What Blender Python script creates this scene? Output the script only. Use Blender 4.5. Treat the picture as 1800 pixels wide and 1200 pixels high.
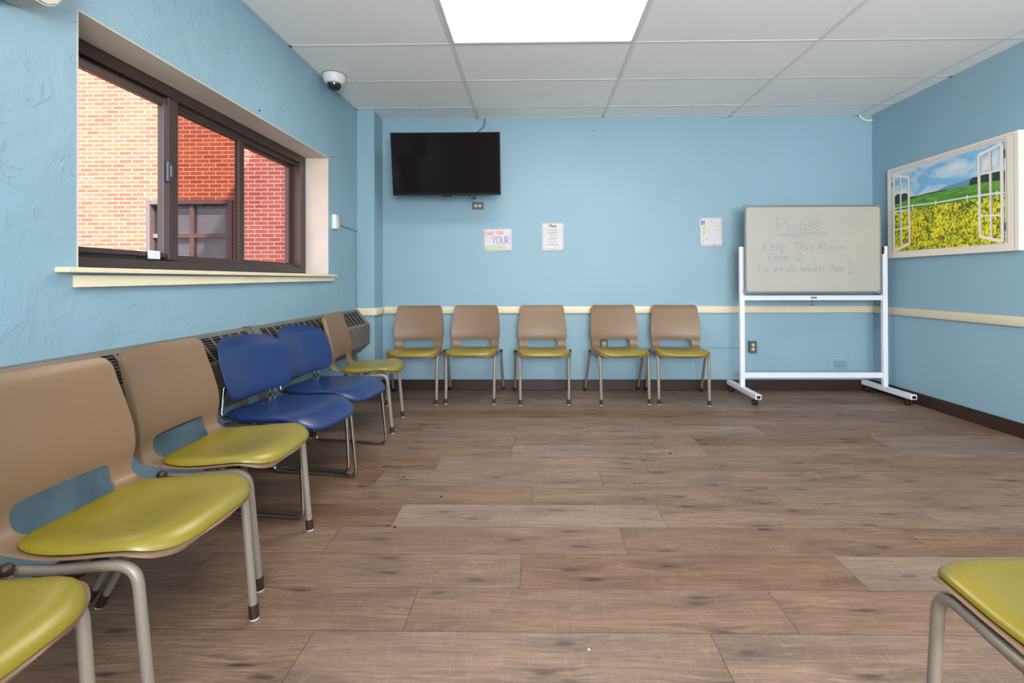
import bpy, bmesh, math, random
from mathutils import Vector, Matrix
random.seed(7)
PI = math.pi
for o in list(bpy.data.objects):
    bpy.data.objects.remove(o)
SC = bpy.context.scene
COL = SC.collection

# ------------------------------------------------------------------ camera, world, sun, exposure
W_PX, H_PX = 1800, 1200
EYE = 1.0662
HC = 2.643                      # ceiling height
XL, XR, YB = -1.648, 3.254, 4.837   # left wall, right wall, far wall
YR = -2.1                       # rear wall, behind the camera
cam_d = bpy.data.cameras.new('camera')
cam = bpy.data.objects.new('camera', cam_d)
COL.objects.link(cam)
cam_d.sensor_width = 36.0
cam_d.lens = 873.4 / W_PX * 36.0
cam_d.shift_x = -26.27 / W_PX
cam_d.shift_y = (488.7 - 600) / W_PX
cam_d.clip_start = 0.02
R_ = Vector((0.99986915, 0.01589726, -0.0029942))
F_ = Vector((-0.01588482, 0.99986529, 0.00413321))
U_ = R_.cross(F_)
M = Matrix((( R_.x, U_.x, -F_.x, 0.0), (R_.y, U_.y, -F_.y, 0.0), (R_.z, U_.z, -F_.z, EYE), (0, 0, 0, 1)))
cam.matrix_world = M
SC.camera = cam

world = bpy.data.worlds.new('sky')
SC.world = world
world.use_nodes = True
bg = world.node_tree.nodes['Background']
bg.inputs[0].default_value = (0.78, 0.89, 1.0, 1)
bg.inputs[1].default_value = 3.6

sun_d = bpy.data.lights.new('sun', 'SUN')
sun_d.energy = 10.5
sun_d.angle = 0.009
sun_d.color = (1.0, 0.93, 0.85)
sun = bpy.data.objects.new('sun', sun_d)
COL.objects.link(sun)
sun.rotation_euler = Vector((-1.0, 1.75, -1.7)).to_track_quat('-Z', 'Y').to_euler()

fill_d = bpy.data.lights.new('rear_fill', 'AREA')   # daylight lamp added in an unseen rear opening, brightens ceiling and far wall
fill_d.shape = 'RECTANGLE'; fill_d.size = 2.2; fill_d.size_y = 1.3
fill_d.energy = 300.0
fill_d.color = (1.0, 0.985, 0.96)
fill = bpy.data.objects.new('rear_fill', fill_d)
COL.objects.link(fill)
fill.location = (0.75, YR + 0.02, 1.45)
fill.rotation_euler = (math.radians(122), 0, math.radians(-30))

LIGHT = 17.0                    # ceiling diffuser emission
SC.view_settings.view_transform = 'Standard'
SC.view_settings.look = 'None'
SC.view_settings.gamma = 1
SC.view_settings.use_curve_mapping = False
SC.view_settings.exposure = 0.24

# ------------------------------------------------------------------ helpers
def lin(c):
    c = c / 255.0
    return c / 12.92 if c <= 0.04045 else ((c + 0.055) / 1.055) ** 2.4

def rgb(r, g, b):
    return (lin(r), lin(g), lin(b), 1.0)

def tag(o, label=None, cat=None, group=None, kind=None):
    if label: o['label'] = label
    if cat: o['category'] = cat
    if group: o['group'] = group
    if kind: o['kind'] = kind
    return o

def empty(name, loc=(0, 0, 0), rz=0.0):
    o = bpy.data.objects.new(name, None)
    o.empty_display_size = 0.1
    COL.objects.link(o)
    o.location = loc
    o.rotation_euler = (0, 0, rz)
    return o

def mesh_obj(name, me, mat=None, parent=None):
    o = bpy.data.objects.new(name, me)
    COL.objects.link(o)
    if mat is not None:
        for m in (mat if isinstance(mat, (list, tuple)) else [mat]):
            me.materials.append(m)
    if parent is not None:
        o.parent = parent
    return o

def obj(name, bm, mat=None, parent=None, smooth=None):
    me = bpy.data.meshes.new(name)
    bmesh.ops.recalc_face_normals(bm, faces=bm.faces)
    bm.to_mesh(me)
    bm.free()
    if smooth:
        for p in me.polygons: p.use_smooth = True
        me.set_sharp_from_angle(angle=math.radians(smooth))
    return mesh_obj(name, me, mat, parent)

def BM():
    return bmesh.new()

def box(bm, x0, x1, y0, y1, z0, z1, mi=0, bevel=0.0, seg=2):
    vs = [bm.verts.new(p) for p in ((x0,y0,z0),(x1,y0,z0),(x1,y1,z0),(x0,y1,z0),(x0,y0,z1),(x1,y0,z1),(x1,y1,z1),(x0,y1,z1))]
    fs = [bm.faces.new([vs[i] for i in q]) for q in ((0,3,2,1),(4,5,6,7),(0,1,5,4),(1,2,6,5),(2,3,7,6),(3,0,4,7))]
    for f in fs: f.material_index = mi
    if bevel > 0:
        es = list({e for f in fs for e in f.edges})
        r = bmesh.ops.bevel(bm, geom=es, offset=bevel, segments=seg, affect='EDGES', profile=0.5)
        for f in r['faces']: f.material_index = mi
    return vs

def prism(bm, pts, fn, d0, d1, mi=0):
    """closed outline pts (2D) extruded from d0 to d1, fn(u,v,d)->xyz"""
    a = [bm.verts.new(fn(u, v, d0)) for u, v in pts]
    b = [bm.verts.new(fn(u, v, d1)) for u, v in pts]
    n = len(pts)
    fs = [bm.faces.new(a), bm.faces.new(b[::-1])]
    for i in range(n):
        fs.append(bm.faces.new((a[i], a[(i+1) % n], b[(i+1) % n], b[i])))
    for f in fs: f.material_index = mi

def fillet(pts, r, seg=6):
    """round the inner corners of a 3D polyline"""
    pts = [Vector(p) for p in pts]
    out = [pts[0]]
    for i in range(1, len(pts) - 1):
        p, a, b = pts[i], pts[i-1], pts[i+1]
        da, db = (a - p), (b - p)
        rr = r[i-1] if isinstance(r, (list, tuple)) else r
        ang = da.angle(db)
        if rr <= 0 or ang > PI - 0.05:
            out.append(p); continue
        t = min(rr / math.tan(ang / 2), da.length * 0.49, db.length * 0.49)
        s, e = p + da.normalized() * t, p + db.normalized() * t
        for k in range(seg + 1):
            u = k / seg
            out.append(s * (1-u)**2 + p * 2*u*(1-u) + e * u*u)
    out.append(pts[-1])
    return out

def tube(bm, pts, r, seg=12, closed=False, cap=True, mi=0):
    pts = [Vector(p) for p in pts]
    n = len(pts)
    rings = []
    prev = None
    for i, p in enumerate(pts):
        if closed:
            d = (pts[(i+1) % n] - pts[i-1])
        else:
            d = pts[min(i+1, n-1)] - pts[max(i-1, 0)]
        d.normalize()
        if prev is None:
            up = Vector((0, 0, 1)) if abs(d.z) < 0.9 else Vector((1, 0, 0))
            nx = d.cross(up).normalized()
        else:
            nx = (prev - d * prev.dot(d)).normalized()
        prev = nx
        ny = d.cross(nx)
        rr = r[i] if isinstance(r, (list, tuple)) else r
        rings.append([bm.verts.new(p + (nx * math.cos(2*PI*k/seg) + ny * math.sin(2*PI*k/seg)) * rr) for k in range(seg)])
    m = n if closed else n - 1
    for i in range(m):
        a, b = rings[i], rings[(i+1) % n]
        for k in range(seg):
            f = bm.faces.new((a[k], a[(k+1) % seg], b[(k+1) % seg], b[k]))
            f.material_index = mi
    if cap and not closed:
        bm.faces.new(rings[0][::-1]).material_index = mi
        bm.faces.new(rings[-1]).material_index = mi

def lathe(bm, prof, c=(0, 0, 0), seg=24, axis='z', mi=0):
    """prof: list of (radius, height)"""
    c = Vector(c)
    def P(r, h, a):
        x, y = r * math.cos(a), r * math.sin(a)
        if axis == 'z': return c + Vector((x, y, h))
        if axis == 'x': return c + Vector((h, x, y))
        return c + Vector((x, h, y))
    rings = []
    for r, h in prof:
        if r < 1e-6: rings.append([bm.verts.new(P(0, h, 0))])
        else: rings.append([bm.verts.new(P(r, h, 2*PI*k/seg)) for k in range(seg)])
    for a, b in zip(rings, rings[1:]):
        for k in range(seg):
            k2 = (k+1) % seg
            if len(a) == 1 and len(b) == 1: continue
            if len(a) == 1: f = bm.faces.new((a[0], b[k], b[k2]))
            elif len(b) == 1: f = bm.faces.new((a[k], a[k2], b[0]))
            else: f = bm.faces.new((a[k], a[k2], b[k2], b[k]))
            f.material_index = mi
    if len(rings[0]) > 1: bm.faces.new(rings[0]).material_index = mi
    if len(rings[-1]) > 1: bm.faces.new(rings[-1]).material_index = mi

def copy_tree(o, parent=None):
    c = o.copy()
    COL.objects.link(c)
    if parent is not None: c.parent = parent
    for ch in list(o.children): copy_tree(ch, c)
    return c

def interp(xs, ys, x):
    if x <= xs[0]: return ys[0]
    for i in range(len(xs) - 1):
        if x <= xs[i+1]:
            t = (x - xs[i]) / (xs[i+1] - xs[i])
            t = t * t * (3 - 2 * t) if False else t
            return ys[i] * (1-t) + ys[i+1] * t
    return ys[-1]

def sstep(a, b, x):
    t = max(0.0, min(1.0, (x - a) / (b - a)))
    return t * t * (3 - 2 * t)

def catmull(P, n):
    """P list of tuples, resampled to n points uniformly in parameter"""
    out = []
    m = len(P) - 1
    Q = [tuple(2*a-b for a, b in zip(P[0], P[1]))] + list(P) + [tuple(2*a-b for a, b in zip(P[-1], P[-2]))]
    for i in range(n):
        s = i / (n - 1) * m
        k = min(int(s), m - 1)
        t = s - k
        p0, p1, p2, p3 = Q[k:k+4]
        out.append(tuple(0.5 * (2*b + (c-a)*t + (2*a-5*b+4*c-d)*t*t + (-a+3*b-3*c+d)*t**3) for a, b, c, d in zip(p0, p1, p2, p3)))
    return out

# ------------------------------------------------------------------ materials
class NT:
    def __init__(s, name):
        s.m = bpy.data.materials.new(name)
        s.m.use_nodes = True
        s.t = s.m.node_tree
        s.b = s.t.nodes['Principled BSDF']
        s.out = s.t.nodes['Material Output']
    def n(s, ty, **kw):
        nd = s.t.nodes.new(ty)
        for k, v in kw.items():
            if k.startswith('i_'): nd.inputs[k[2:].replace('_', ' ')].default_value = v
            else: setattr(nd, k, v)
        return nd
    def l(s, a, b): s.t.links.new(a, b)
    def coord(s, scale=(1, 1, 1), rot=(0, 0, 0), kind='Object', loc=(0, 0, 0)):
        tc = s.n('ShaderNodeTexCoord'); mp = s.n('ShaderNodeMapping')
        s.l(tc.outputs[kind], mp.inputs['Vector'])
        mp.inputs['Scale'].default_value = scale
        mp.inputs['Rotation'].default_value = rot
        mp.inputs['Location'].default_value = loc
        return mp.outputs[0]
    def noise(s, vec, scale, detail=4, rough=0.5, dist=0.0):
        nd = s.n('ShaderNodeTexNoise')
        s.l(vec, nd.inputs['Vector'])
        nd.inputs['Scale'].default_value = scale
        nd.inputs['Detail'].default_value = detail
        nd.inputs['Roughness'].default_value = rough
        nd.inputs['Distortion'].default_value = dist
        return nd.outputs['Fac']
    def ramp(s, fac, stops):
        nd = s.n('ShaderNodeValToRGB')
        e = nd.color_ramp.elements
        while len(e) < len(stops): e.new(0.5)
        for k, (p, c) in enumerate(stops):
            e[k].position = p
            e[k].color = c if not isinstance(c, (int, float)) else (c, c, c, 1)
        s.l(fac, nd.inputs[0])
        return nd.outputs[0]
    def mix(s, fac, a, b, mode='MIX'):
        nd = s.n('ShaderNodeMix', data_type='RGBA', blend_type=mode)
        for sock, v in ((nd.inputs[0], fac), (nd.inputs[6], a), (nd.inputs[7], b)):
            if hasattr(v, 'links'): s.l(v, sock)
            else: sock.default_value = v
        return nd.outputs[2]
    def math(s, op, a, b=None):
        nd = s.n('ShaderNodeMath', operation=op)
        for k, v in ((0, a), (1, b)):
            if v is None: continue
            if hasattr(v, 'links'): s.l(v, nd.inputs[k])
            else: nd.inputs[k].default_value = v
        return nd.outputs[0]
    def bump(s, h, strength=0.3, dist=0.002):
        nd = s.n('ShaderNodeBump')
        s.l(h, nd.inputs['Height'])
        nd.inputs['Strength'].default_value = strength
        nd.inputs['Distance'].default_value = dist
        s.l(nd.outputs[0], s.b.inputs['Normal'])

def plain(name, col, rough=0.5, metal=0.0, var=0.03, bump=0.0, bscale=200, spec=0.5, coat=0.0, crough=.15):
    k = NT(name)
    v = k.coord()
    f = k.noise(v, 6, 3)
    dark = tuple(c * (1 - var) for c in col[:3]) + (1,)
    lite = tuple(min(1, c * (1 + var)) for c in col[:3]) + (1,)
    k.l(k.ramp(f, [(0.3, dark), (0.7, lite)]), k.b.inputs['Base Color'])
    k.b.inputs['Roughness'].default_value = rough
    k.b.inputs['Metallic'].default_value = metal
    k.b.inputs['Specular IOR Level'].default_value = spec
    k.b.inputs['Coat Weight'].default_value = coat
    k.b.inputs['Coat Roughness'].default_value = crough
    if bump: k.bump(k.noise(v, bscale, 2), bump, 0.001)
    return k.m

WALL_BLUE = rgb(137, 170, 187)
def wall_paint(name, rough_plaster=False):
    k = NT(name)
    v = k.coord()
    f = k.noise(v, 1.3, 4)
    a = tuple(c * 0.96 for c in WALL_BLUE[:3]) + (1,)
    b = tuple(c * 1.03 for c in WALL_BLUE[:3]) + (1,)
    k.l(k.ramp(f, [(0.3, a), (0.7, b)]), k.b.inputs['Base Color'])
    k.b.inputs['Roughness'].default_value = 0.48 if rough_plaster else 0.55
    k.b.inputs['Specular IOR Level'].default_value = 0.35
    if rough_plaster:
        big = k.noise(v, 5, 5, 0.55, 0.6)
        fine = k.noise(v, 28, 5, 0.65)
        # trowel ridges: thin lines where a distorted noise crosses a level, masked in patches
        r1 = k.noise(v, 3.2, 5, 0.5, 1.2)
        line = k.math('SUBTRACT', 1.0, k.math('MINIMUM', k.math('MULTIPLY', k.math('ABSOLUTE', k.math('SUBTRACT', r1, 0.52)), 60.0), 1.0))
        mask = k.ramp(k.noise(v, 7, 3, 0.6), [(0.52, 0.0), (0.60, 1.0)])
        r2 = k.noise(k.coord(loc=(3.1, 7.7, 1.9)), 8, 5, 0.5, 0.9)
        line2 = k.math('SUBTRACT', 1.0, k.math('MINIMUM', k.math('MULTIPLY', k.math('ABSOLUTE', k.math('SUBTRACT', r2, 0.5)), 40.0), 1.0))
        mask2 = k.ramp(k.noise(k.coord(loc=(9, 2, 5)), 11, 3, 0.6), [(0.54, 0.0), (0.62, 1.0)])
        h = k.math('ADD', k.math('MULTIPLY', big, 0.9), k.math('MULTIPLY', fine, 0.2))
        h = k.math('ADD', h, k.math('MULTIPLY', k.math('MULTIPLY', line, mask), 0.11))
        h = k.math('ADD', h, k.math('MULTIPLY', k.math('MULTIPLY', line2, mask2), 0.13))
        k.bump(h, 0.75, 0.016)
    else:
        k.bump(k.noise(v, 60, 4, 0.6), 0.12, 0.003)
    return k.m

M_WALL = wall_paint('blue_wall_paint')
M_PLASTER = wall_paint('blue_textured_plaster', True)
M_CREAM = plain('cream_paint', rgb(226, 214, 184), 0.45, bump=0.15, bscale=30)
M_REVEAL = plain('white_plaster', rgb(208, 196, 182), 0.6, bump=0.5, bscale=25, var=0.05)
M_BASE = plain('dark_brown_vinyl', rgb(52, 36, 30), 0.4, var=0.12)
M_WHITE = plain('white_powder_coat', rgb(226, 228, 238), 0.35)
M_CEILW = plain('white_grid_metal', rgb(222, 222, 222), 0.6)
M_DARK = plain('black_plastic', rgb(26, 24, 24), 0.4)
M_BROWNP = plain('dark_brown_plastic', rgb(48, 34, 28), 0.45)
M_TAN = plain('tan_moulded_plastic', rgb(122, 97, 74), 0.42, var=0.02, bump=0.12, bscale=500)
M_TUBE = plain('light_grey_tube_paint', rgb(140, 131, 121), 0.38, metal=0.15, var=0.03)
M_GREEN = plain('lime_green_vinyl', rgb(132, 118, 20), 0.38, var=0.02, bump=0.08, bscale=400, coat=0.5, crough=.35)
M_BLUE = plain('blue_vinyl', rgb(22, 47, 96), 0.36, var=0.03, bump=0.06, bscale=400, coat=0.1)
M_CHROME = plain('chrome', rgb(190, 186, 182), 0.14, metal=1.0, var=0.01)
M_GLIDE = plain('pale_nylon', rgb(205, 200, 190), 0.5)
M_RAD = plain('grey_brown_metal', rgb(112, 103, 96), 0.42, metal=0.1, var=0.06)
M_RADIN = plain('recess_shade', rgb(28, 22, 20), 0.7)
M_WFRAME = plain('brown_aluminium', rgb(78, 60, 55), 0.38, metal=0.25, var=0.08)
M_WFRAME2 = plain('mauve_brown_aluminium', rgb(104, 86, 92), 0.35, metal=0.3, var=0.05)
M_LATCH = plain('grey_latch_metal', rgb(96, 96, 104), 0.35, metal=0.6)
M_STEEL = plain('grey_steel', rgb(92, 90, 84), 0.5, metal=0.4)
M_ALU = plain('grey_aluminium_trim', rgb(126, 130, 134), 0.4, metal=0.4)
M_BOARD = plain('whiteboard_enamel', rgb(172, 168, 162), 0.22, var=0.02)
M_PAPER = plain('white_paper', rgb(206, 204, 208), 0.8)
M_BEIGE = plain('beige_plastic', rgb(196, 190, 176), 0.45)
M_INK = plain('faint_grey_marker', rgb(126, 129, 131), 0.5)
M_BLACKINK = plain('black_ink', rgb(60, 60, 64), 0.6)
M_REDINK = plain('red_marker', rgb(226, 112, 96), 0.7)
M_PURPINK = plain('purple_marker', rgb(160, 138, 200), 0.7)
M_GRNINK = plain('green_marker', rgb(150, 186, 106), 0.7)
M_NAVY = plain('navy_marker', rgb(62, 92, 140), 0.7)
M_YEL = plain('yellow_marker', rgb(208, 206, 110), 0.7)
M_TAG = plain('brass_label', rgb(150, 132, 104), 0.5)

def floor_mat():
    k = NT('grey_brown_oak_planks')
    uv = k.n('ShaderNodeUVMap', uv_map='grain')
    def mp(sx, sy):
        m = k.n('ShaderNodeMapping'); k.l(uv.outputs[0], m.inputs['Vector'])
        m.inputs['Scale'].default_value = (sx, sy, 1)
        return m.outputs[0]
    # knots: sparse cells that bend the grain around them
    vo = k.n('ShaderNodeTexVoronoi', voronoi_dimensions='2D', feature='F1')
    k.l(mp(2.3, 8.5), vo.inputs['Vector']); vo.inputs['Scale'].default_value = 1.0
    vo.inputs['Randomness'].default_value = 0.9
    kd = k.math('ADD', vo.outputs['Distance'], k.math('MULTIPLY', k.math('SUBTRACT', k.noise(mp(16.0, 70.0), 1.0, 4, .6), .5), .22))
    knot = k.ramp(kd, [(0.0, 1.0), (0.04, 0.8), (0.11, 0.0)])
    halo = k.ramp(kd, [(0.04, 1.0), (0.42, 0.0)])
    sepc = k.n('ShaderNodeSeparateColor'); k.l(vo.outputs['Color'], sepc.inputs[0])
    has = k.math('GREATER_THAN', sepc.outputs[0], 0.42)
    knot = k.math('MULTIPLY', knot, has); halo = k.math('MULTIPLY', halo, has)
    # grain coordinates warped by the halo
    vadd = k.n('ShaderNodeVectorMath', operation='ADD')
    cmb = k.n('ShaderNodeCombineXYZ')
    k.l(k.math('MULTIPLY', halo, 0.020), cmb.inputs[1])
    k.l(uv.outputs[0], vadd.inputs[0]); k.l(cmb.outputs[0], vadd.inputs[1])
    def mpw(sx, sy):
        m = k.n('ShaderNodeMapping'); k.l(vadd.outputs[0], m.inputs['Vector'])
        m.inputs['Scale'].default_value = (sx, sy, 1)
        return m.outputs[0]
    broad = k.noise(mpw(1.6, 9.0), 1.0, 3, 0.55, 0.4)
    streak = k.noise(mpw(4.0, 80.0), 1.0, 6, 0.7, 0.25)
    fibre = k.noise(mpw(14.0, 340.0), 1.0, 3, 0.6)
    blotch = k.noise(mpw(6.0, 14.0), 1.0, 4, 0.6, 0.5)
    att = k.n('ShaderNodeAttribute', attribute_name='plank')
    sp = k.n('ShaderNodeSeparateColor'); k.l(att.outputs['Color'], sp.inputs[0])
    c = k.ramp(streak, [(0.28, rgb(124, 104, 90)), (0.5, rgb(152, 132, 116)), (0.72, rgb(176, 157, 141))])
    c = k.mix(k.ramp(broad, [(0.36, 0.7), (0.58, 0.0)]), c, rgb(116, 100, 90))
    c = k.mix(k.ramp(blotch, [(0.62, 0.0), (0.78, 0.5)]), c, rgb(186, 170, 156))
    c = k.mix(k.math('MULTIPLY', k.ramp(fibre, [(0.40, 1.0), (0.52, 0.0)]), 0.36), c, rgb(92, 76, 66))
    cross = k.noise(mp(90.0, 12.0), 1.0, 3, .6)
    c = k.mix(k.math('MULTIPLY', k.ramp(cross, [(0.55, 0.0), (0.7, 1.0)]), 0.16), c, rgb(206, 192, 180))
    mid_ = k.noise(mpw(7.0, 150.0), 1.0, 5, 0.7, 0.2)
    c = k.mix(k.ramp(mid_, [(0.36, 0.5), (0.5, 0.0)]), c, rgb(112, 92, 80))
    c = k.mix(k.ramp(mid_, [(0.56, 0.0), (0.7, 0.4)]), c, rgb(192, 176, 162))
    hs = k.math('MULTIPLY', halo, k.ramp(streak, [(0.35, 1.0), (0.65, 0.0)]))
    c = k.mix(k.math('MULTIPLY', hs, 0.6), c, rgb(88, 78, 74))
    c = k.mix(k.math('MULTIPLY', knot, 0.75), c, rgb(62, 54, 52))
    warm = k.mix(sp.outputs[1], rgb(214, 194, 180), rgb(232, 222, 216))
    c = k.mix(1.0, c, warm, 'MULTIPLY')
    br = k.n('ShaderNodeBrightContrast'); k.l(c, br.inputs[0])
    k.l(k.math('MULTIPLY', k.math('SUBTRACT', sp.outputs[0], 0.5), 0.045), br.inputs['Bright'])
    c = br.outputs[0]
    # plank joints, from the plank's own coordinates
    uv2 = k.n('ShaderNodeUVMap', uv_map='plank_uv')
    sx = k.n('ShaderNodeSeparateXYZ'); k.l(uv2.outputs[0], sx.inputs[0])
    PL, PW = 1.2, 0.2135
    ex = k.math('MINIMUM', sx.outputs[0], k.math('SUBTRACT', PL, sx.outputs[0]))
    ey = k.math('MINIMUM', sx.outputs[1], k.math('SUBTRACT', PW, sx.outputs[1]))
    e = k.math('MINIMUM', ex, ey)
    seam = k.ramp(k.math('MULTIPLY', e, 400.0), [(0.25, 1.0), (0.75, 0.0)])
    c = k.mix(k.math('MULTIPLY', seam, 0.8), c, rgb(58, 46, 40))
    k.l(c, k.b.inputs['Base Color'])
    k.l(k.ramp(streak, [(0.3, 0.52), (0.7, 0.40)]), k.b.inputs['Roughness'])
    k.b.inputs['Specular IOR Level'].default_value = 0.4
    h = k.math('SUBTRACT', k.math('ADD', k.math('MULTIPLY', streak, 0.3), k.math('MULTIPLY', fibre, 0.25)), k.math('MULTIPLY', seam, 1.5))
    k.bump(h, 0.35, 0.0012)
    return k.m
M_FLOOR = floor_mat()

def tile_mat():
    k = NT('fissured_ceiling_tile')
    v = k.coord()
    f = k.noise(v, 2.0, 3)
    base = k.ramp(f, [(0.3, rgb(240, 240, 240)), (0.7, rgb(244, 244, 243))])
    n1 = k.noise(k.coord((1, 1.6, 1)), 95, 3, 0.65, 0.5)
    pits = k.ramp(n1, [(0.66, 0.0), (0.72, 1.0)])
    k.l(k.mix(k.math('MULTIPLY', pits, 0.45), base, rgb(130, 128, 126)), k.b.inputs['Base Color'])
    k.b.inputs['Roughness'].default_value = 0.9
    k.b.inputs['Specular IOR Level'].default_value = 0.1
    k.bump(k.math('SUBTRACT', k.noise(v, 150, 2), pits), 0.4, 0.002)
    return k.m
M_TILE = tile_mat()

def brick_mat(name, c1, c2, mortar):
    k = NT(name)
    tc = k.n('ShaderNodeTexCoord'); sp = k.n('ShaderNodeSeparateXYZ'); k.l(tc.outputs['Object'], sp.inputs[0])
    cb = k.n('ShaderNodeCombineXYZ')
    k.l(k.math('ADD', sp.outputs[0], sp.outputs[1]), cb.inputs[0]); k.l(sp.outputs[2], cb.inputs[1])
    b = k.n('ShaderNodeTexBrick')
    k.l(cb.outputs[0], b.inputs['Vector'])
    b.inputs['Scale'].default_value = 1.0
    b.inputs['Brick Width'].default_value = 0.213
    b.inputs['Row Height'].default_value = 0.0677
    b.inputs['Mortar Size'].default_value = 0.0055
    b.inputs['Mortar Smooth'].default_value = 0.1
    b.inputs['Bias'].default_value = 0.0
    b.inputs['Color1'].default_value = c1
    b.inputs['Color2'].default_value = c2
    b.inputs['Mortar'].default_value = mortar
    nz = k.noise(cb.outputs[0], 30, 3)
    k.l(k.mix(0.35, b.outputs['Color'], k.ramp(nz, [(0.3, 0.75), (0.7, 1.0)]), 'MULTIPLY'), k.b.inputs['Base Color'])
    k.b.inputs['Roughness'].default_value = 0.85
    k.bump(b.outputs['Fac'], -0.4, 0.006) if False else None
    return k.m
M_BRICK = brick_mat('red_orange_brick', rgb(190, 110, 80), rgb(168, 84, 62), rgb(226, 206, 176))

def glass_mat(name, tint, gloss=0.08):
    k = NT(name)
    tr = k.n('ShaderNodeBsdfTransparent'); tr.inputs[0].default_value = tint
    gl = k.n('ShaderNodeBsdfGlossy'); gl.inputs['Roughness'].default_value = 0.02
    gl.inputs['Color'].default_value = (1, 1, 1, 1)
    fr = k.n('ShaderNodeFresnel'); fr.inputs['IOR'].default_value = 1.3
    mx = k.n('ShaderNodeMixShader')
    ge = k.n('ShaderNodeNewGeometry')
    k.l(k.math('MULTIPLY', k.math('ADD', k.math('MULTIPLY', fr.outputs[0], 0.6), gloss * 0.2), k.math('SUBTRACT', 1.0, ge.outputs['Backfacing'])), mx.inputs[0])
    k.l(tr.outputs[0], mx.inputs[1]); k.l(gl.outputs[0], mx.inputs[2])
    k.l(mx.outputs[0], k.out.inputs['Surface'])
    return k.m
M_GLASS_CLEAR = glass_mat('clear_window_glass', (0.98, 0.98, 0.97, 1))
M_GLASS_TINT = glass_mat('doubled_window_glass', (0.56, 0.46, 0.44, 1))
M_GLASS_PINKREFL = glass_mat('pink_reflection_glass', (0.92, 0.80, 0.86, 1))  # pink tint stands for a reflection on the right pane
M_GLASS_OUT = glass_mat('outdoor_pane_glass', (0.72, 0.76, 0.80, 1), 0.3)

def screen_mat():
    k = NT('tv_screen')
    k.b.inputs['Base Color'].default_value = rgb(24, 20, 22)
    k.l(k.ramp(k.noise(k.coord(), 3, 2), [(0.3, 0.08), (0.7, 0.1)]), k.b.inputs['Roughness'])
    k.b.inputs['Specular IOR Level'].default_value = 0.06
    return k.m
M_SCREEN = screen_mat()

def emit_mat():
    k = NT('lit_diffuser')
    e = k.n('ShaderNodeEmission')
    v = k.noise(k.coord(), 1.5, 1)
    k.l(k.ramp(v, [(0.3, (1.0, 0.90, 0.78, 1)), (0.7, (1.0, 0.925, 0.82, 1))]), e.inputs[0])
    e.inputs[1].default_value = LIGHT
    k.l(e.outputs[0], k.out.inputs['Surface'])
    return k.m
M_EMIT = emit_mat()

# ------------------------------------------------------------------ floor: planks laid across the room
PW, PL = 0.2135, 1.2
ROW0 = 1.510
JOINT = {-1: -0.675, 0: -0.405, 1: -0.055, 2: 0.36, 3: -0.63, 4: -0.015, 5: 0.353, 6: 0.63, 7: -0.147, 8: 1.06 - 1.2}
def make_floor():
    bm = BM()
    g = bm.loops.layers.uv.new('grain'); u2 = bm.loops.layers.uv.new('plank_uv')
    at = bm.loops.layers.float_color.new('plank')
    rnd = random.Random(3)
    k0 = int(math.floor((YR - ROW0) / PW)); k1 = int(math.ceil((YB - ROW0) / PW))
    for k in range(k0, k1 + 1):
        y0 = ROW0 + (k if k <= 0 else k) * PW
        j = JOINT.get(k, rnd.uniform(0, PL))
        x = j - math.ceil((j - XL) / PL + 0.01) * PL
        while x < XR:
            a, b = max(x, XL), min(x + PL, XR)
            c, d = max(y0, YR), min(y0 + PW, YB)
            if b > a and d > c:
                f = bm.faces.new([bm.verts.new(p) for p in ((a, c, 0), (b, c, 0), (b, d, 0), (a, d, 0))])
                ou, ov, r1, r2 = rnd.uniform(0, 50), rnd.uniform(0, 50), rnd.random(), rnd.random()
                for lp in f.loops:
                    p = lp.vert.co
                    lp[g].uv = (p.x + ou, p.y + ov)
                    lp[u2].uv = (p.x - x, p.y - y0)
                    lp[at] = (r1, r2, 0, 1)
            x += PL
    o = obj('floor', bm, M_FLOOR)
    if o.data.polygons[0].normal.z < 0: o.data.flip_normals()
    tag(o, 'grey brown oak plank floor', None, kind='structure')
make_floor()

def struct(name, bm, mat, label=None, smooth=None):
    o = obj(name, bm, mat, None, smooth)
    o['kind'] = 'structure'
    if label: o['label'] = label
    return o

# sub floor slab and walls
WT = 0.28
WY0, WY1, WZ0, WZ1 = 1.762, 3.942, 1.117, 2.05       # window opening
bm = BM(); box(bm, XL - WT, XR + 0.2, YR - 0.2, YB + 0.2, -0.25, -0.004); struct('floor_slab', bm, M_BASE, 'floor slab below the planks')
bm = BM()
X0 = XL - WT
box(bm, X0, XL, YR - 0.2, WY0, -0.004, HC + 0.25)
box(bm, X0, XL, WY1, YB + 0.2, -0.004, HC + 0.25)
box(bm, X0, XL, WY0, WY1, -0.004, WZ0)
box(bm, X0, XL, WY0, WY1, WZ1, HC + 0.25)
struct('wall_left', bm, M_PLASTER, 'light blue rough plastered wall around the window')
bm = BM(); box(bm, XL, XR, YB, YB + 0.2, -0.004, HC + 0.25); struct('wall_far', bm, M_WALL, 'light blue far wall behind the row of five chairs')
bm = BM(); box(bm, XR, XR + 0.2, YR - 0.2, YB + 0.2, -0.004, HC + 0.25); struct('wall_right', bm, M_WALL, 'light blue wall with the field picture')
RX0, RX1, RZ0, RZ1 = -0.45, 1.95, 0.75, 2.15           # rear opening, added for the fill light
bm = BM()
box(bm, XL, RX0, YR - 0.2, YR, -0.004, HC + 0.25); box(bm, RX1, XR, YR - 0.2, YR, -0.004, HC + 0.25)
box(bm, RX0, RX1, YR - 0.2, YR, -0.004, RZ0); box(bm, RX0, RX1, YR - 0.2, YR, RZ1, HC + 0.25)
struct('wall_rear', bm, M_WALL, 'light blue wall behind the camera')
bm = BM()
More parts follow.
